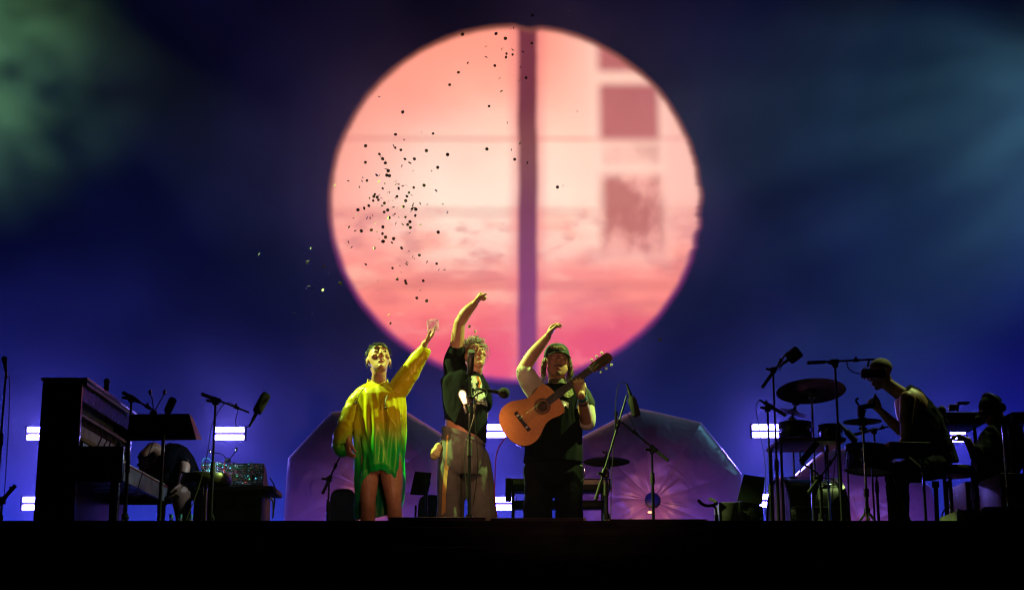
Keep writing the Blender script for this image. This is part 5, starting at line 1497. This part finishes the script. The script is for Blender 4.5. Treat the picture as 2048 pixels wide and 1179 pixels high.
# pouch hanging from the pocket
pt_ = thing('pouch', B(873, 915, -.02), 'pale yellow cloth pouch hanging at the hip of the man with raised fist', 'pouch')
S = MB(); S.ball(B(871, 905, -.02), (.038, .03, .055), 18, 12, Matrix.Rotation(R(18), 3, 'Y')); S.ball(B(877, 894, -.02), (.03, .028, .035), 16, 10)
fuse(S, 'bag', clothmat('pouch_cream', (.55, .47, .22), .7), pt_, .005, 3, lambda p, n: ridge(p, (20, 20, 20), .006, 3))
MB().tube([B(877, 890, -.02), B(888, 877, -.03), B(896, 874, -.05)], .006, 8, smooth=4).build('cord', clothmat('pouch_cord', (.2, .19, .14)), pt_)

# ------------------------------------------------------------------ guitarist
YG_ = 12.0
def G(px, py, dy=0.0): return at(px, py, YG_ + dy)
KG = 1 / ppm(YG_)
pg = thing('person', (G(1107, 900).x, YG_, ZS), 'guitarist in a dark cap and black shirt with white sleeves raising one hand', 'person', 'performers')
S = MB()
Mg = frame((.06, -.99, .06))
hg = G(1114, 724, -.02)
W3 = head(S, hg, Mg, 1.10, 1.26, 1.15, G(1115, 775, .04), .068)
def tg(y, c, hw, dp, dy=.04): return (G(c, y, dy), V((hw * KG, 0, 0)), V((0, dp, 0)))
solid(S, [tg(930, 1107, 46, .125), tg(890, 1109, 44, .125), tg(840, 1111, 44, .13), tg(800, 1114, 46, .12), tg(782, 1115, 46, .09), tg(770, 1115, 26, .065)])
# raised arm: elbow out to the left, forearm up and over
limb(S, [G(1074, 788, .03), G(1060, 762, -.02), G(1047, 737, -.06)], [.066, .058, .050])
limb(S, [G(1047, 738, -.06), G(1066, 708, -.08), G(1095, 673, -.10)], [.050, .049, .030])
hand(S, G(1094, 674, -.10), (.42, -.15, .72), (.75, -.35, -.35), (-.3, -.8, .1), (.55, .5, .5, .5), .05, thumb=(.8, .4, .4), tcurl=.3, s=1.02)
# fretting arm
limb(S, [G(1158, 790, .03), G(1170, 815, .0), G(1172, 838, -.06)], [.064, .056, .047])
limb(S, [G(1172, 836, -.07), G(1167, 814, -.21), G(1162, 789, -.365)], [.046, .045, .031])
hand(S, G(1162, 790, -.36), (-.16, .04, 1), (.0, 1, .1), (1, 0, 0), (.50, .42, .45, .55), .10, thumb=(.75, .35, .9), tcurl=.3, s=1.08)
for hx, kx, fx in ((1080, 1075, 1072), (1135, 1138, 1141)):
    kn = G(kx, 1000, .0); an = G(fx, 1090, .04); an.z = ZS + .08
    limb(S, [G(hx, 925, .04), kn, an], [.09, .065, .04], 16)
fuse(S, 'body', M['skin_a'], pg, .0048, 4)
face_parts(pg, W3, Mg, 1.10, M['lip'], M['hair_dark'], lids=.5, stache=M['hair_dark'], beard=M['stubble'], smile=True)
# long hair at both sides
random.seed(13)
def gen(i):
    sd = random.choice((-1, 1)); q = random.random(); y0 = -.085 + .105 * q; z0 = random.uniform(-.005, .05)
    x0 = sd * (.078 - .014 * (1 - q) + random.uniform(-.002, .008)); L = random.uniform(.08, .165)
    w1 = random.uniform(-.004, .014); w2 = random.uniform(-.006, .024); fl = random.uniform(-.016, .034) * (1 + .8 * (random.random() < .12))
    dy = random.uniform(-.012, .03)
    return [(x0, y0, z0), (x0 + sd * (.010 + w1), y0 + dy * .3, z0 - L * .33), (x0 + sd * (.010 + w2), y0 + dy * .7, z0 - L * .66), (x0 + sd * (.004 + fl), y0 + dy, z0 - L)]
strands(pg, W3, 1.02, M['hair_brown'], 260, gen, .0026, 'hair', 4)['kind'] = 'stuff'
rows = cap_mesh(hairline(.95, 1.75, 2.2), .03, .02, 4)
mb = MB(); mb.rings([[W3(*p) for p in r] for r in rows], False); mb.build('hair_crown', M['hair_brown'], pg, angle=180)
# cap
ct = thing('cap', W3(0, 0, .06), 'dark green cap with an embroidered badge on the head of the guitarist', 'cap')
M['capcloth'] = clothmat('cap_cloth', (.010, .020, .026), .8, var=.2)
def crown_pt(th, ph, r=1.0): k = max(.001, sin(th)) ** .72; return W3(.090 * k * cos(ph) * r, -.016 + .108 * k * sin(ph) * r, .046 + (.090 if cos(th) > 0 else .05) * cos(th) * r)
mb = MB(); rows = []
for i in range(15):
    th = 1.62 * i / 14 + .001
    rows.append([crown_pt(th, 2 * PI * k / 48, 1 + .012 * (abs(sin(3 * 2 * PI * k / 48)) ** .3) * sin(th)) for k in range(48)])
mb.rings(rows, False); mb.build('crown', M['capcloth'], ct, angle=180)
mb = MB(); g = []
for i in range(9):
    r = i / 8; row = []
    for k in range(25):
        a = PI * (.10 + .80 * k / 24)
        p0 = V((.086 * cos(a), -.016 + .106 * sin(a), .044)); 
        out = V((cos(a) * .45, sin(a), 0)) * .066 * r * sin(a) ** .5
        row.append(W3(*(p0 + out + V((0, 0, -.006 * r - .026 * (cos(a) ** 2) * r)))))
    g.append(row)
top = [p for r in g for p in r]; n0 = len(top)
bot = [p - Mg.col[2] * .004 for p in top]
fs = []
for i in range(8):
    for k in range(24):
        a = i * 25 + k; fs += [(a, a + 1, a + 26, a + 25), (n0 + a, n0 + a + 25, n0 + a + 26, n0 + a + 1)]
for k in range(24):
    a = 8 * 25 + k; fs.append((a, a + 1, n0 + a + 1, n0 + a))
mb.add(top + bot, fs); mb.build('brim', M['capcloth'], ct, angle=60)
MB().ball(crown_pt(0.001, 0, 1.01), .008, 10, 6).build('button', M['capcloth'], ct)
mb = MB(); g = []
for i in range(5):
    th = .92 + .40 * i / 4
    g.append([crown_pt(th, PI / 2 + (k / 12 - .5) * -1.15 * (1 - .25 * abs(i - 2) / 2), 1.022) for k in range(13)])
mb.rings(g, False, False); pa = mb.build('badge', mat('badge_dark', (.03, .028, .03), .7), ct, angle=180)
M['thread'] = mat('gold_thread', (.42, .38, .14), .5); M['thread2'] = mat('rust_thread', (.24, .12, .07), .6)
def stitch(pts, m, r=.0028):
    mb = MB(); mb.tube([crown_pt(t, PI / 2 + p, 1.032) for t, p in pts], r, 5, smooth=3); mb.build('embroidery', m, pa)
# ornamental stitched scroll: lettering too small to read in the photograph becomes the same size of thread marks
for i in range(6):
    p = .36 - i * .135
    stitch([(1.0, p), (1.18, p + .02)], M['thread2']); stitch([(1.0, p), (1.07, p - .07), (1.18, p - .05)], M['thread2'])
stitch([(1.25, .50), (1.15, .56), (1.22, .42), (1.26, .3), (1.27, 0), (1.26, -.3)], M['thread'])
stitch([(.95, -.30), (1.02, -.46), (.97, -.56), (1.10, -.58), (1.17, -.50)], M['thread'], .005)
stitch([(1.26, .50), (1.21, .58), (1.16, .50)], M['thread'], .005)
# trousers
S = MB()
solid(S, [tg(905, 1108, 52, .155), tg(930, 1107, 57, .165), tg(955, 1107, 58, .16), tg(972, 1107, 56, .14)], 30, 5)
for hx, kx, bx, r in ((1078, 1076, 1073, (.115, .112, .108, .108, .105)), (1135, 1138, 1142, (.115, .112, .108, .108, .105))):
    e = G(bx, 1090, .0); e.z = ZS + .05
    limb(S, [G(hx, 935, .04), G((hx + kx) / 2, 965, .03), G(kx, 1000, .02), (G(kx, 1000, .02) + e) / 2, e], list(r), 20)
fuse(S, 'trousers', M['denim'], pg, .009, 3, lambda p, n: ridge(p, (6, 6, 3), .012, 24, 2) + ridge(p, (16, 16, 12), .003, 27))
for fx in (1072, 1141): shoe(pg, G(fx, 1080).x, YG_ + .02, 0, -1)
MB().tube([G(1160, 930, -.10), G(1168, 935, -.08), G(1169, 950, -.08), G(1162, 962, -.10)], .004, 6, smooth=5).build('wallet_chain', M['chrome'], pg)
# shirt
S = MB()
solid(S, [tg(926, 1107, 60, .19), tg(900, 1108, 58.5, .18), tg(860, 1110, 56, .165), tg(820, 1113, 53, .155), tg(795, 1115, 52, .14), tg(780, 1116, 48, .115), tg(770, 1116, 30, .085), tg(766, 1116, 22, .075)], 36, 6)
shirt = fuse(S, 'shirt', clothmat('shirt_black', (.0035, .0045, .0085), .95, var=.15, spec=.1), pg, .008, 3, lambda p, n: ridge(p, (6, 6, 1.6), .011, 34, 2) + ridge(p, (14, 14, 6), .002, 37))
M['whitecloth'] = clothmat('sleeve_white', (.62, .58, .50), .8, var=.08)
S = MB(); limb(S, [G(1083, 786, .03), G(1068, 775, .0), G(1053, 752, -.04), G(1049, 742, -.055)], [.072, .082, .076, .066], 20)
S.rings(loft([(G(1052, 746, -.04), V((.065, 0, .03)), V((0, .07, 0))), (G(1058, 765, -.02), V((.072, 0, .02)), V((0, .065, 0))), (G(1070, 795, .0), V((.045, 0, .01)), V((0, .05, 0)))], 20, 5), True)
fuse(S, 'sleeve', M['whitecloth'], shirt, .008, 3, lambda p, n: ridge(p, (8, 8, 2), .005, 44, 2))
S = MB(); limb(S, [G(1152, 786, .03), G(1166, 805, .02), G(1172, 830, .0), G(1173, 842, -.01)], [.074, .078, .076, .070], 20)
sl = fuse(S, 'sleeve', M['whitecloth'], shirt, .008, 3, lambda p, n: ridge(p, (8, 8, 2), .005, 54, 2))
S = MB(); limb(S, [G(1148, 782, .03), G(1160, 790, .02), G(1168, 806, .012)], [.080, .084, .083], 20)
fuse(S, 'shoulder_yoke', clothmat('yoke_green_black', (.012, .018, .018), .85), shirt, .008, 3, lambda p, n: ridge(p, (10, 10, 5), .010, 54))
mb = MB()
mb.rings(loft([(G(1115, 768, -.02), V((.074, 0, 0)), V((0, .07, 0))), (G(1115, 763, -.015), V((.070, 0, 0)), V((0, .066, 0))), (G(1115, 759, -.01), V((.064, 0, 0)), V((0, .062, 0)))], 40, 4), False)
mb.build('neck_band', clothmat('neck_band', (.12, .11, .08)), shirt, angle=180)
def patch(outline, name, m):
    cx = sum(p[0] for p in outline) / len(outline); cy = sum(p[1] for p in outline) / len(outline); n = len(outline)
    vs = []; fs = []
    for i in range(7):
        for x, y in outline: vs.append(G(cx + (x - cx) * i / 6, cy + (y - cy) * i / 6, -.2))
    for i in range(6):
        for k in range(n): fs.append((i * n + k, i * n + (k + 1) % n, (i + 1) * n + (k + 1) % n, (i + 1) * n + k))
    mb = MB(); mb.add(vs, fs); o = mb.build(name, m, shirt, angle=180)
    sw = o.modifiers.new('wrap', 'SHRINKWRAP'); sw.target = shirt; sw.wrap_method = 'PROJECT'; sw.use_project_y = True; sw.use_positive_direction = True; sw.use_negative_direction = True; sw.offset = .005
pmx = mat('shirt_print', (.40, .36, .18), .7, var=.4, vscale=60, col2=(.012, .012, .015))
patch([(1136 + 12 * cos(a) * (1 + .12 * sin(5 * a)), 778 + 12 * sin(a)) for a in [2 * PI * k / 30 for k in range(30)]], 'chest_print', pmx)
patch([(1117, 794), (1128, 797), (1138, 801), (1137, 812), (1133, 807), (1130, 810), (1126, 804), (1118, 802)], 'chest_print', mat('shirt_print_white', (.7, .7, .66), .5))
# wrist bands
for (a, b, m, r) in (((1164, 797), (1163, 791), mat('band_teal', (.03, .16, .22), .6), .040), ((1166, 804), (1165, 800), mat('band_brown', (.06, .03, .03), .7), .042)):
    p0, p1 = G(*a, -.318 if a[1] < 800 else -.272), G(*b, -.352 if a[1] < 800 else -.297)
    mb = MB(); mb.lathe(p0, p1 - p0, [(r * .9, 0), (r, .002), (r, (p1 - p0).length), (r * .9, (p1 - p0).length + .002)], 20); mb.build('wrist_band', m, pg)
MB().obox(G(1157, 798, -.375), G(1153, 816, -.365), .012, .003, (0, 1, 0)).build('band_tail', mat('band_cyan', (.05, .35, .55), .5), pg)

# ------------------------------------------------------------------ guitar
def spruce():
    m = mat('guitar_top', (.62, .24, .075), .28, var=.08, coat=.35)
    nt = m.node_tree; X.nt = nt; b = nt.nodes['Principled BSDF']
    tc = nt.nodes.new('ShaderNodeTexCoord')
    n = xnoise(tc.outputs['Object'], 60, 3, 1, 1, 1); mp = xnoise(tc.outputs['Object'], 3, 2, off=3)
    nt.links.new(xmix(n.sstep(.3, .7) * .35 + mp * .2, (.95, .42, .14), (.76, .28, .09)).s, b.inputs['Base Color'])
    return m
gb = at(1045, 842, 11.70); gn = at(1182, 738, 11.66)
e1 = (gn - gb).normalized(); e3 = V((.04, -1, .10)); e3 = (e3 - e1 * e3.dot(e1)).normalized(); e2 = e3.cross(e1)
if e2.z < 0: e2 = -e2
GS = (gn - gb).length / .65
def gp(s, w, h=0.0): return gb + e1 * s * GS + e2 * w * GS + e3 * h * GS
gt = thing('acoustic_guitar', gp(-.16, 0, -.05), 'orange classical guitar held up by the guitarist', 'guitar')
ol = [(-.163, .0), (-.158, .05), (-.143, .10), (-.112, .146), (-.07, .172), (-.02, .180), (.03, .171), (.085, .143), (.13, .122), (.165, .117), (.20, .122), (.24, .133), (.275, .136), (.30, .125), (.316, .094), (.324, .05), (.325, .0)]
pts, _ = spline([V((s, w, 0)) for s, w in ol], [0.0] * len(ol), 4)
poly = [(p.x, max(0, p.y)) for p in pts]; full = poly + [(s, -w) for s, w in reversed(poly[1:-1])]
N_ = len(full)
def ring_at(h, grow=1.0): return [gp(.08 + (s - .08) * grow, w * grow, h) for s, w in full]
# sound board with a real hole: bridge outline to a circle
HS, HR = .188, .041
mb = MB(); angs = [math.atan2(w, s - HS) for s, w in full]
inner = [gp(HS + HR * cos(a), HR * sin(a), 0) for a in angs]
outer = ring_at(0)
rws = [[outer[k] * (1 - t) + inner[k] * t for k in range(N_)] for t in (0, .35, .7, 1)]
mb.rings(rws, False); mb.build('sound_board', spruce(), gt, angle=180)
mb = MB(); mb.rings([ring_at(-.0005, 1.0), ring_at(-.004, 1.004), ring_at(-.09, 1.004), ring_at(-.094, .998)], False); mb.build('ribs', mat('guitar_side', (.10, .03, .02), .25, coat=.4), gt, angle=50)
MB().add(ring_at(-.094, .998), [tuple(range(N_))]).build('back', mat('guitar_back', (.10, .03, .02), .25), gt, smooth=False)
mb = MB(); mb.tube([gp(HS + HR * cos(2 * PI * k / 40), HR * sin(2 * PI * k / 40), -.02) for k in range(41)], .0005, 3)
MB().rings([[gp(HS + HR * cos(a), HR * sin(a), 0) for a in [2 * PI * k / 48 for k in range(48)]], [gp(HS + HR * cos(a), HR * sin(a), -.085) for a in [2 * PI * k / 48 for k in range(48)]]], False).build('hole_wall', mat('hole_dark', (.03, .012, .006), .8), gt)
for r0, r1, m in ((.043, .047, 'a'), (.049, .060, 'b'), (.062, .0645, 'a')):
    mm = mat('rosette_' + m, (.06, .03, .02) if m == 'a' else (.17, .075, .035), .4, var=.4, vscale=120)
    MB().rings([[gp(HS + r * cos(a), r * sin(a), .0008) for a in [2 * PI * k / 64 for k in range(64)]] for r in (r0, r1)], False).build('rosette', mm, gt, angle=180)
M['ebony'] = mat('ebony', (.016, .011, .010), .35)
def gbox(s0, s1, w0, w1, h0, h1, name, m, par=gt):
    v = [gp(s, w, h) for h in (h0, h1) for w in (w0, w1) for s in (s0, s1)]
    return MB().add(v, [(0, 2, 3, 1), (4, 5, 7, 6), (0, 1, 5, 4), (2, 6, 7, 3), (0, 4, 6, 2), (1, 3, 7, 5)]).build(name, m, par, smooth=False)
brg = gbox(-.016, .014, -.088, .088, 0, .009, 'bridge', M['ebony'])
gbox(-.012, .010, -.040, .040, .009, .013, 'tie_block', M['ebony'], brg)
gbox(.011, .0135, -.036, .036, .009, .016, 'saddle', M['ivory'], brg)
for w in (-.045, .045): gbox(-.013, .011, w * 1.25 - .008, w * 1.25 + .008, .0091, .0098, 'inlay', M['ivory'], brg)
fb = MB(); fb.add([gp(.236, -.029, 0), gp(.236, .029, 0), gp(.652, .026, .002), gp(.652, -.026, .002), gp(.236, -.029, .008), gp(.236, .029, .008), gp(.652, .026, .009), gp(.652, -.026, .009)], [(0, 1, 2, 3), (7, 6, 5, 4), (0, 4, 5, 1), (1, 5, 6, 2), (2, 6, 7, 3), (3, 7, 4, 0)])
fbo = fb.build('fingerboard', mat('fingerboard', (.045, .04, .034), .3), gt, smooth=False)
for k in range(1, 20):
    s = .65 * 2 ** (-k / 12)
    if s < .24: break
    gbox(s - .0011, s + .0011, -.027, .027, .0085, .0105, 'fret', M['chrome'], fbo)
nk = MB(); nk.rings([[gp(s, .026 * cos(a), -.001 - (.022 if s < .62 else .017) * sin(a)) for a in [PI * k / 12 for k in range(13)]] for s in (.325, .40, .55, .652)], True, False); nk.build('neck', mat('neck_wood', (.14, .05, .025), .3), gt)
hs = [(.652, -.026), (.66, -.033), (.68, -.036), (.80, -.039), (.825, -.036), (.838, -.020), (.842, 0), (.838, .020), (.825, .036), (.80, .039), (.68, .036), (.66, .033), (.652, .026)]
mb = MB(); up_ = [gp(s, w, .007 - (s - .652) * .24) for s, w in hs]; dn_ = [gp(s, w, -.013 - (s - .652) * .24) for s, w in hs]; n_h = len(hs)
mb.add(up_ + dn_, [tuple(range(n_h)), tuple(range(2 * n_h - 1, n_h - 1, -1))] + [(k, n_h + k, n_h + (k + 1) % n_h, (k + 1) % n_h) for k in range(n_h)])
hso = mb.build('headstock', mat('headstock_dark_red', (.09, .018, .016), .25, coat=.5), gt, smooth=False)
gbox(.649, .653, -.027, .027, .007, .013, 'nut', M['ivory'])
for w in (-.016, .016):
    v0 = [.69, .81]; gq = [gp(s, w + d, .0085 - (s - .652) * .24) for s, d in ((.69, -.007), (.81, -.007), (.81, .007), (.69, .007))]
    MB().add(gq, [(0, 1, 2, 3)]).build('slot', M['black'], hso, smooth=False)
pearl = mat('tuner_pearl', (.70, .66, .55), .3); gold = mat('tuner_gold', (.55, .40, .12), .3, metal=1)
for sd in (-1, 1):
    for s in (.70, .748, .797):
        dz = -(s - .652) * .24 - .006
        tn = MB(); tn.tube([gp(s, sd * .037, dz), gp(s, sd * .052, dz), gp(s, sd * .056, dz - .01)], .0028, 6); tn.ball(gp(s, sd * .042, dz), .006, 8, 6); to = tn.build('tuner', gold, hso)
        MB().ball(gp(s, sd * .060, dz - .012), (.009, .007, .011), 10, 8).build('tuner_button', pearl, to)
        ro = MB(); ro.tube([gp(s, sd * .006, dz + .004), gp(s, sd * .027, dz + .004)], .0045, 8); ro.build('roller', M['ivory'], to)
for k in range(6):
    w = (k - 2.5) / 2.5
    MB().tube([gp(-.002, w * .030, .0145), gp(.65, w * .0215, .0135), gp(.68 + .02 * (k % 3), w * .0215, .004)], .00075 if k > 2 else .0011, 4).build('string', M['alu'], gt)
MB().tube([gp(-.164, -.01, -.045), at(1000, 890, 11.85), at(992, 915, 11.86), at(990, 960, 11.86), at(990, 1000, 11.86), V((at(990, 1000, 11.86).x + .05, 11.9, ZS + .02))], .0045, 8, smooth=8).build('guitar_cable', mat('cable_red', (.22, .008, .02), .4), label='thin red cable hanging from the guitar to the stage', cat='cable')

# ------------------------------------------------------------------ drummer
YD = 12.85
def D(px, py, dy=0.0): return at(px, py, YD + dy)
KD = 1 / ppm(YD)
pdm = thing('person', (D(1855, 900).x, YD, ZS), 'shaven headed drummer in a black tank top bending toward the microphone', 'person', 'performers')
S = MB()
Md = frame((-.93, -.12, -.34))
hd = D(1760, 747, -.02)
W4 = head(S, hd, Md, 1.02, 1.0, 1.05, D(1803, 788, .0), .055)
def td(px, py, ax, ay, hw, dp): 
    t = V((ax, 0, ay)).normalized(); nrm = V((t.z, 0, -t.x))
    return (D(px, py), nrm * hw * KD, V((0, dp, 0)))
solid(S, [td(1868, 925, -.2, 1, 42, .16), td(1856, 885, -.4, 1, 40, .14), td(1838, 845, -.6, 1, 40, .15), td(1820, 808, -.7, 1, 34, .16), td(1806, 788, -.8, 1, 22, .12)])
limb(S, [D(1815, 797, -.17), D(1812, 840, -.20), D(1812, 880, -.18)], [.066, .054, .042])
limb(S, [D(1812, 880, -.18), D(1795, 902, -.22), D(1775, 915, -.25)], [.042, .042, .03])
hand(S, D(1775, 915, -.25), (-.9, -.2, -.2), (0, 0, -1), (0, .9, .2), (.9, .9, .9, .9))
limb(S, [D(1806, 800, .16), D(1806, 840, .06), D(1800, 860, -.02)], [.06, .05, .043])
limb(S, [D(1800, 859, -.02), D(1782, 842, -.05), D(1760, 820, -.08)], [.043, .042, .028])
hand(S, D(1760, 821, -.08), (-.62, -.05, .85), (-.2, .9, .2), (.3, .3, .7), (.8, .75, .7, .65), .12, thumb=(.8, .5, .3), tcurl=.3)
for dy in (-.18, .16):
    kn = D(1795, 950, dy); an = D(1800, 1090, dy); an.z = ZS + .08
    limb(S, [D(1866, 930, dy * .7), kn, an], [.09, .062, .04], 16)
fuse(S, 'body', M['skin_c'], pdm, .0055, 4)
face_parts(pdm, W4, Md, 1.02, M['lip'], M['hair_dark'], lids=.4)
rows = cap_mesh(hairline(.95, 1.5, 2.05), .006, .004, 6)
mb = MB(); mb.rings([[W4(*p) for p in r] for r in rows], False); mb.build('shaved_hair', M['stubble'], pdm, angle=180)
S = MB()
solid(S, [td(1870, 932, -.2, 1, 47, .185), td(1858, 888, -.4, 1, 45, .165), td(1841, 846, -.6, 1, 43.5, .165), td(1826, 816, -.7, 1, 36, .15), td(1816, 795, -.8, 1, 28, .11), td(1808, 781, -.9, 1, 19, .085)], 30, 5)
fuse(S, 'tank_top', M['tee'], pdm, .009, 3, lambda p, n: ridge(p, (7, 7, 4), .014, 64))
S = MB()
for dy in (-.18, .16):
    kn = D(1793, 948, dy); e = D(1800, 1070, dy); e.z = ZS + .1
    limb(S, [D(1868, 930, dy * .6), D(1830, 938, dy), kn], [.115, .105, .092], 18); limb(S, [kn, (kn + e) / 2, e], [.09, .082, .07], 18)
fuse(S, 'trousers', M['denim'], pdm, .010, 3, lambda p, n: ridge(p, (8, 8, 5), .014, 74))
for dy in (-.18, .16): shoe(pdm, D(1800, 1070).x - .02, YD + dy, -1, -.1)
wh = thing('whistle', D(1749, 798, -.10), 'small dark whistle held at the mouth of the drummer', 'whistle')
MB().tube([D(1747, 812, -.10), D(1748, 800, -.10), D(1751, 787, -.09)], [.010, .012, .007], 10, True, 4).build('tube', M['black'], wh)

# ------------------------------------------------------------------ person with headphones at the right
YH = 13.0
def Hh(px, py, dy=0.0): return at(px, py, YH + dy)
KH = 1 / ppm(YH)
ph_ = thing('person', (Hh(1985, 900).x, YH, ZS), 'person in dark clothes with cap and headphones bending at the right edge', 'person', 'performers')
S = MB(); M5 = frame((-.80, -.30, -.50))
W5 = head(S, Hh(1984, 822), M5, 1.02, 1, 1, Hh(2010, 852, .03), .055)
def th_(px, py, hw, dp): return (Hh(px, py, .05), V((hw * KH, 0, 0)), V((0, dp, 0)))
solid(S, [th_(1990, 990, 40, .16), th_(1992, 940, 42, .16), th_(1998, 895, 44, .16), th_(2005, 865, 36, .13), th_(2008, 852, 20, .08)])
limb(S, [Hh(1980, 872, -.16), Hh(1958, 915, -.22), Hh(1935, 880, -.28)], [.058, .046, .03])
hand(S, Hh(1935, 880, -.28), (-.8, -.1, .4), (0, 0, -1), (0, .9, 0), (.6, .6, .6, .6))
limb(S, [Hh(2022, 872, .18), Hh(2030, 930, .10), Hh(2000, 950, -.1)], [.058, .046, .03])
for dx in (-18, 20):
    an = Hh(1990 + dx, 1080, .05); an.z = ZS + .08
    limb(S, [Hh(1990 + dx, 990, .05), (Hh(1990 + dx, 990, .05) + an) / 2, an], [.09, .065, .04])
fuse(S, 'body', M['skin_c'], ph_, .008, 3)
face_parts(ph_, W5, M5, 1.02, M['lip'], M['hair_dark'])
S = MB()
solid(S, [th_(1990, 1000, 46, .19), th_(1992, 940, 47, .19), th_(1998, 895, 50, .19), th_(2005, 866, 42, .15), th_(2009, 853, 24, .10)])
limb(S, [Hh(1982, 872, -.14), Hh(1960, 912, -.22), Hh(1950, 900, -.25)], [.085, .07, .06]); limb(S, [Hh(2022, 872, .18), Hh(2031, 928, .10), Hh(2010, 945, -.06)], [.085, .07, .055])
fuse(S, 'jacket', M['tee'], ph_, .011, 3, lambda p, n: ridge(p, (7, 7, 4), .016, 84))
S = MB()
for dx in (-18, 20):
    e = Hh(1990 + dx, 1080, .05); e.z = ZS + .1
    limb(S, [Hh(1990 + dx, 975, .05), (Hh(1990 + dx, 990, .05) + e) / 2, e], [.12, .10, .08])
fuse(S, 'trousers', M['denim'], ph_, .012, 3)
for dx in (-18, 20): shoe(ph_, Hh(1990 + dx, 1080).x, YH + .05, -.7, -.6)
mb = MB(); rows = [[W5(.088 * sin(t) * cos(a), -.016 + .106 * sin(t) * sin(a), .044 + .09 * cos(t)) for a in [2 * PI * k / 36 for k in range(36)]] for t in [.001 + 1.6 * i / 10 for i in range(11)]]
cp5 = thing('cap', W5(0, 0, .06), 'dark cap on the person bending at the right edge', 'cap')
mb.rings(rows, False); mb.build('crown', M['tee'], cp5, angle=180)
mb = MB(); mb.rings([[W5(.075 * cos(a), .075 + .02 * sin(a) + .075 * r * sin(a), .048 - .02 * r - .012 * cos(a) ** 2) for a in [PI * k / 16 for k in range(17)]] for r in (0, .5, 1)], False, False); mb.build('brim', M['tee'], cp5, angle=180)
hp5 = thing('headphones', W5(0, -.02, .13), 'black headphones worn over the dark cap at the right edge', 'headphones')
mb = MB(); mb.tube([W5(.105 * cos(a), -.03, .02 + .125 * sin(a)) for a in [PI * k / 18 for k in range(19)]], .011, 8); mb.build('band', M['black'], hp5)
for s_ in (-1, 1):
    MB().cyl(W5(s_ * .082, -.02, .005), W5(s_ * .118, -.025, .005), .042, .036, 20).build('ear_cup', M['black'], hp5)

# ------------------------------------------------------------------ pianist bent over the keyboard
YP = 13.15
def Pp(px, py, dy=0.0): return at(px, py, YP + dy)
KP = 1 / ppm(YP)
pp_ = thing('person', (Pp(345, 960).x, YP, ZS), 'person in dark clothes bending low behind the wide music stand', 'person', 'performers')
S = MB(); M6 = frame((-.75, -.2, -.63))
W6 = head(S, Pp(300, 925, .05), M6, 1.0, 1, 1, Pp(318, 905, .05), .05)
solid(S, [(Pp(360, 985), V((36 * KP, 0, .03)), V((0, .15, 0))), (Pp(352, 950), V((36 * KP, 0, .05)), V((0, .15, 0))), (Pp(338, 922), V((26 * KP, 0, .10)), V((0, .16, 0))), (Pp(320, 908), V((10 * KP, 0, .09)), V((0, .14, 0)))])
limb(S, [Pp(322, 905, -.12), Pp(305, 893, -.2), Pp(290, 905, -.24)], [.05, .04, .03])
limb(S, [Pp(362, 920, -.10), Pp(370, 935, -.17), Pp(361, 968, -.24)], [.052, .044, .028])
hand(S, Pp(361, 968, -.24), (-.2, -.2, -.9), (-.9, 0, 0), (0, -1, 0), (.5, .5, .5, .5))
for dy in (-.12, .1):
    an = Pp(372, 1080, dy); an.z = ZS + .08
    limb(S, [Pp(362, 990, dy), Pp(366, 1030, dy - .02), an], [.09, .065, .04])
fuse(S, 'body', M['skin_a'], pp_, .008, 3)
face_parts(pp_, W6, M6, 1.0, M['lip'], M['hair_dark'])
rows = cap_mesh(hairline(.95, 1.7, 2.3), .06, .05, 12)
mb = MB(); mb.rings([[W6(*p) for p in r] for r in rows], False); mb.build('hair', M['hair_dark'], pp_, angle=180)
S = MB()
solid(S, [(Pp(362, 1000), V((42 * KP, 0, .02)), V((0, .19, 0))), (Pp(353, 950), V((41 * KP, 0, .06)), V((0, .18, 0))), (Pp(340, 922), V((31 * KP, 0, .11)), V((0, .18, 0))), (Pp(324, 910), V((15 * KP, 0, .10)), V((0, .15, 0)))])
limb(S, [Pp(360, 918, -.08), Pp(366, 930, -.13)], [.075, .064])
fuse(S, 'dress', M['tee'], pp_, .011, 3, lambda p, n: ridge(p, (7, 7, 4), .016, 94))
mb = MB(); q0, q1 = Pp(367, 947, -.195), Pp(366, 950, -.2); mb.lathe(q0, q1 - q0, [(.046, 0), (.047, .004), (.046, .012)], 18); mb.build('bracelet', M['black'], pp_)
for dy in (-.12, .1): shoe(pp_, Pp(372, 1080).x, YP + dy, -1, -.2)
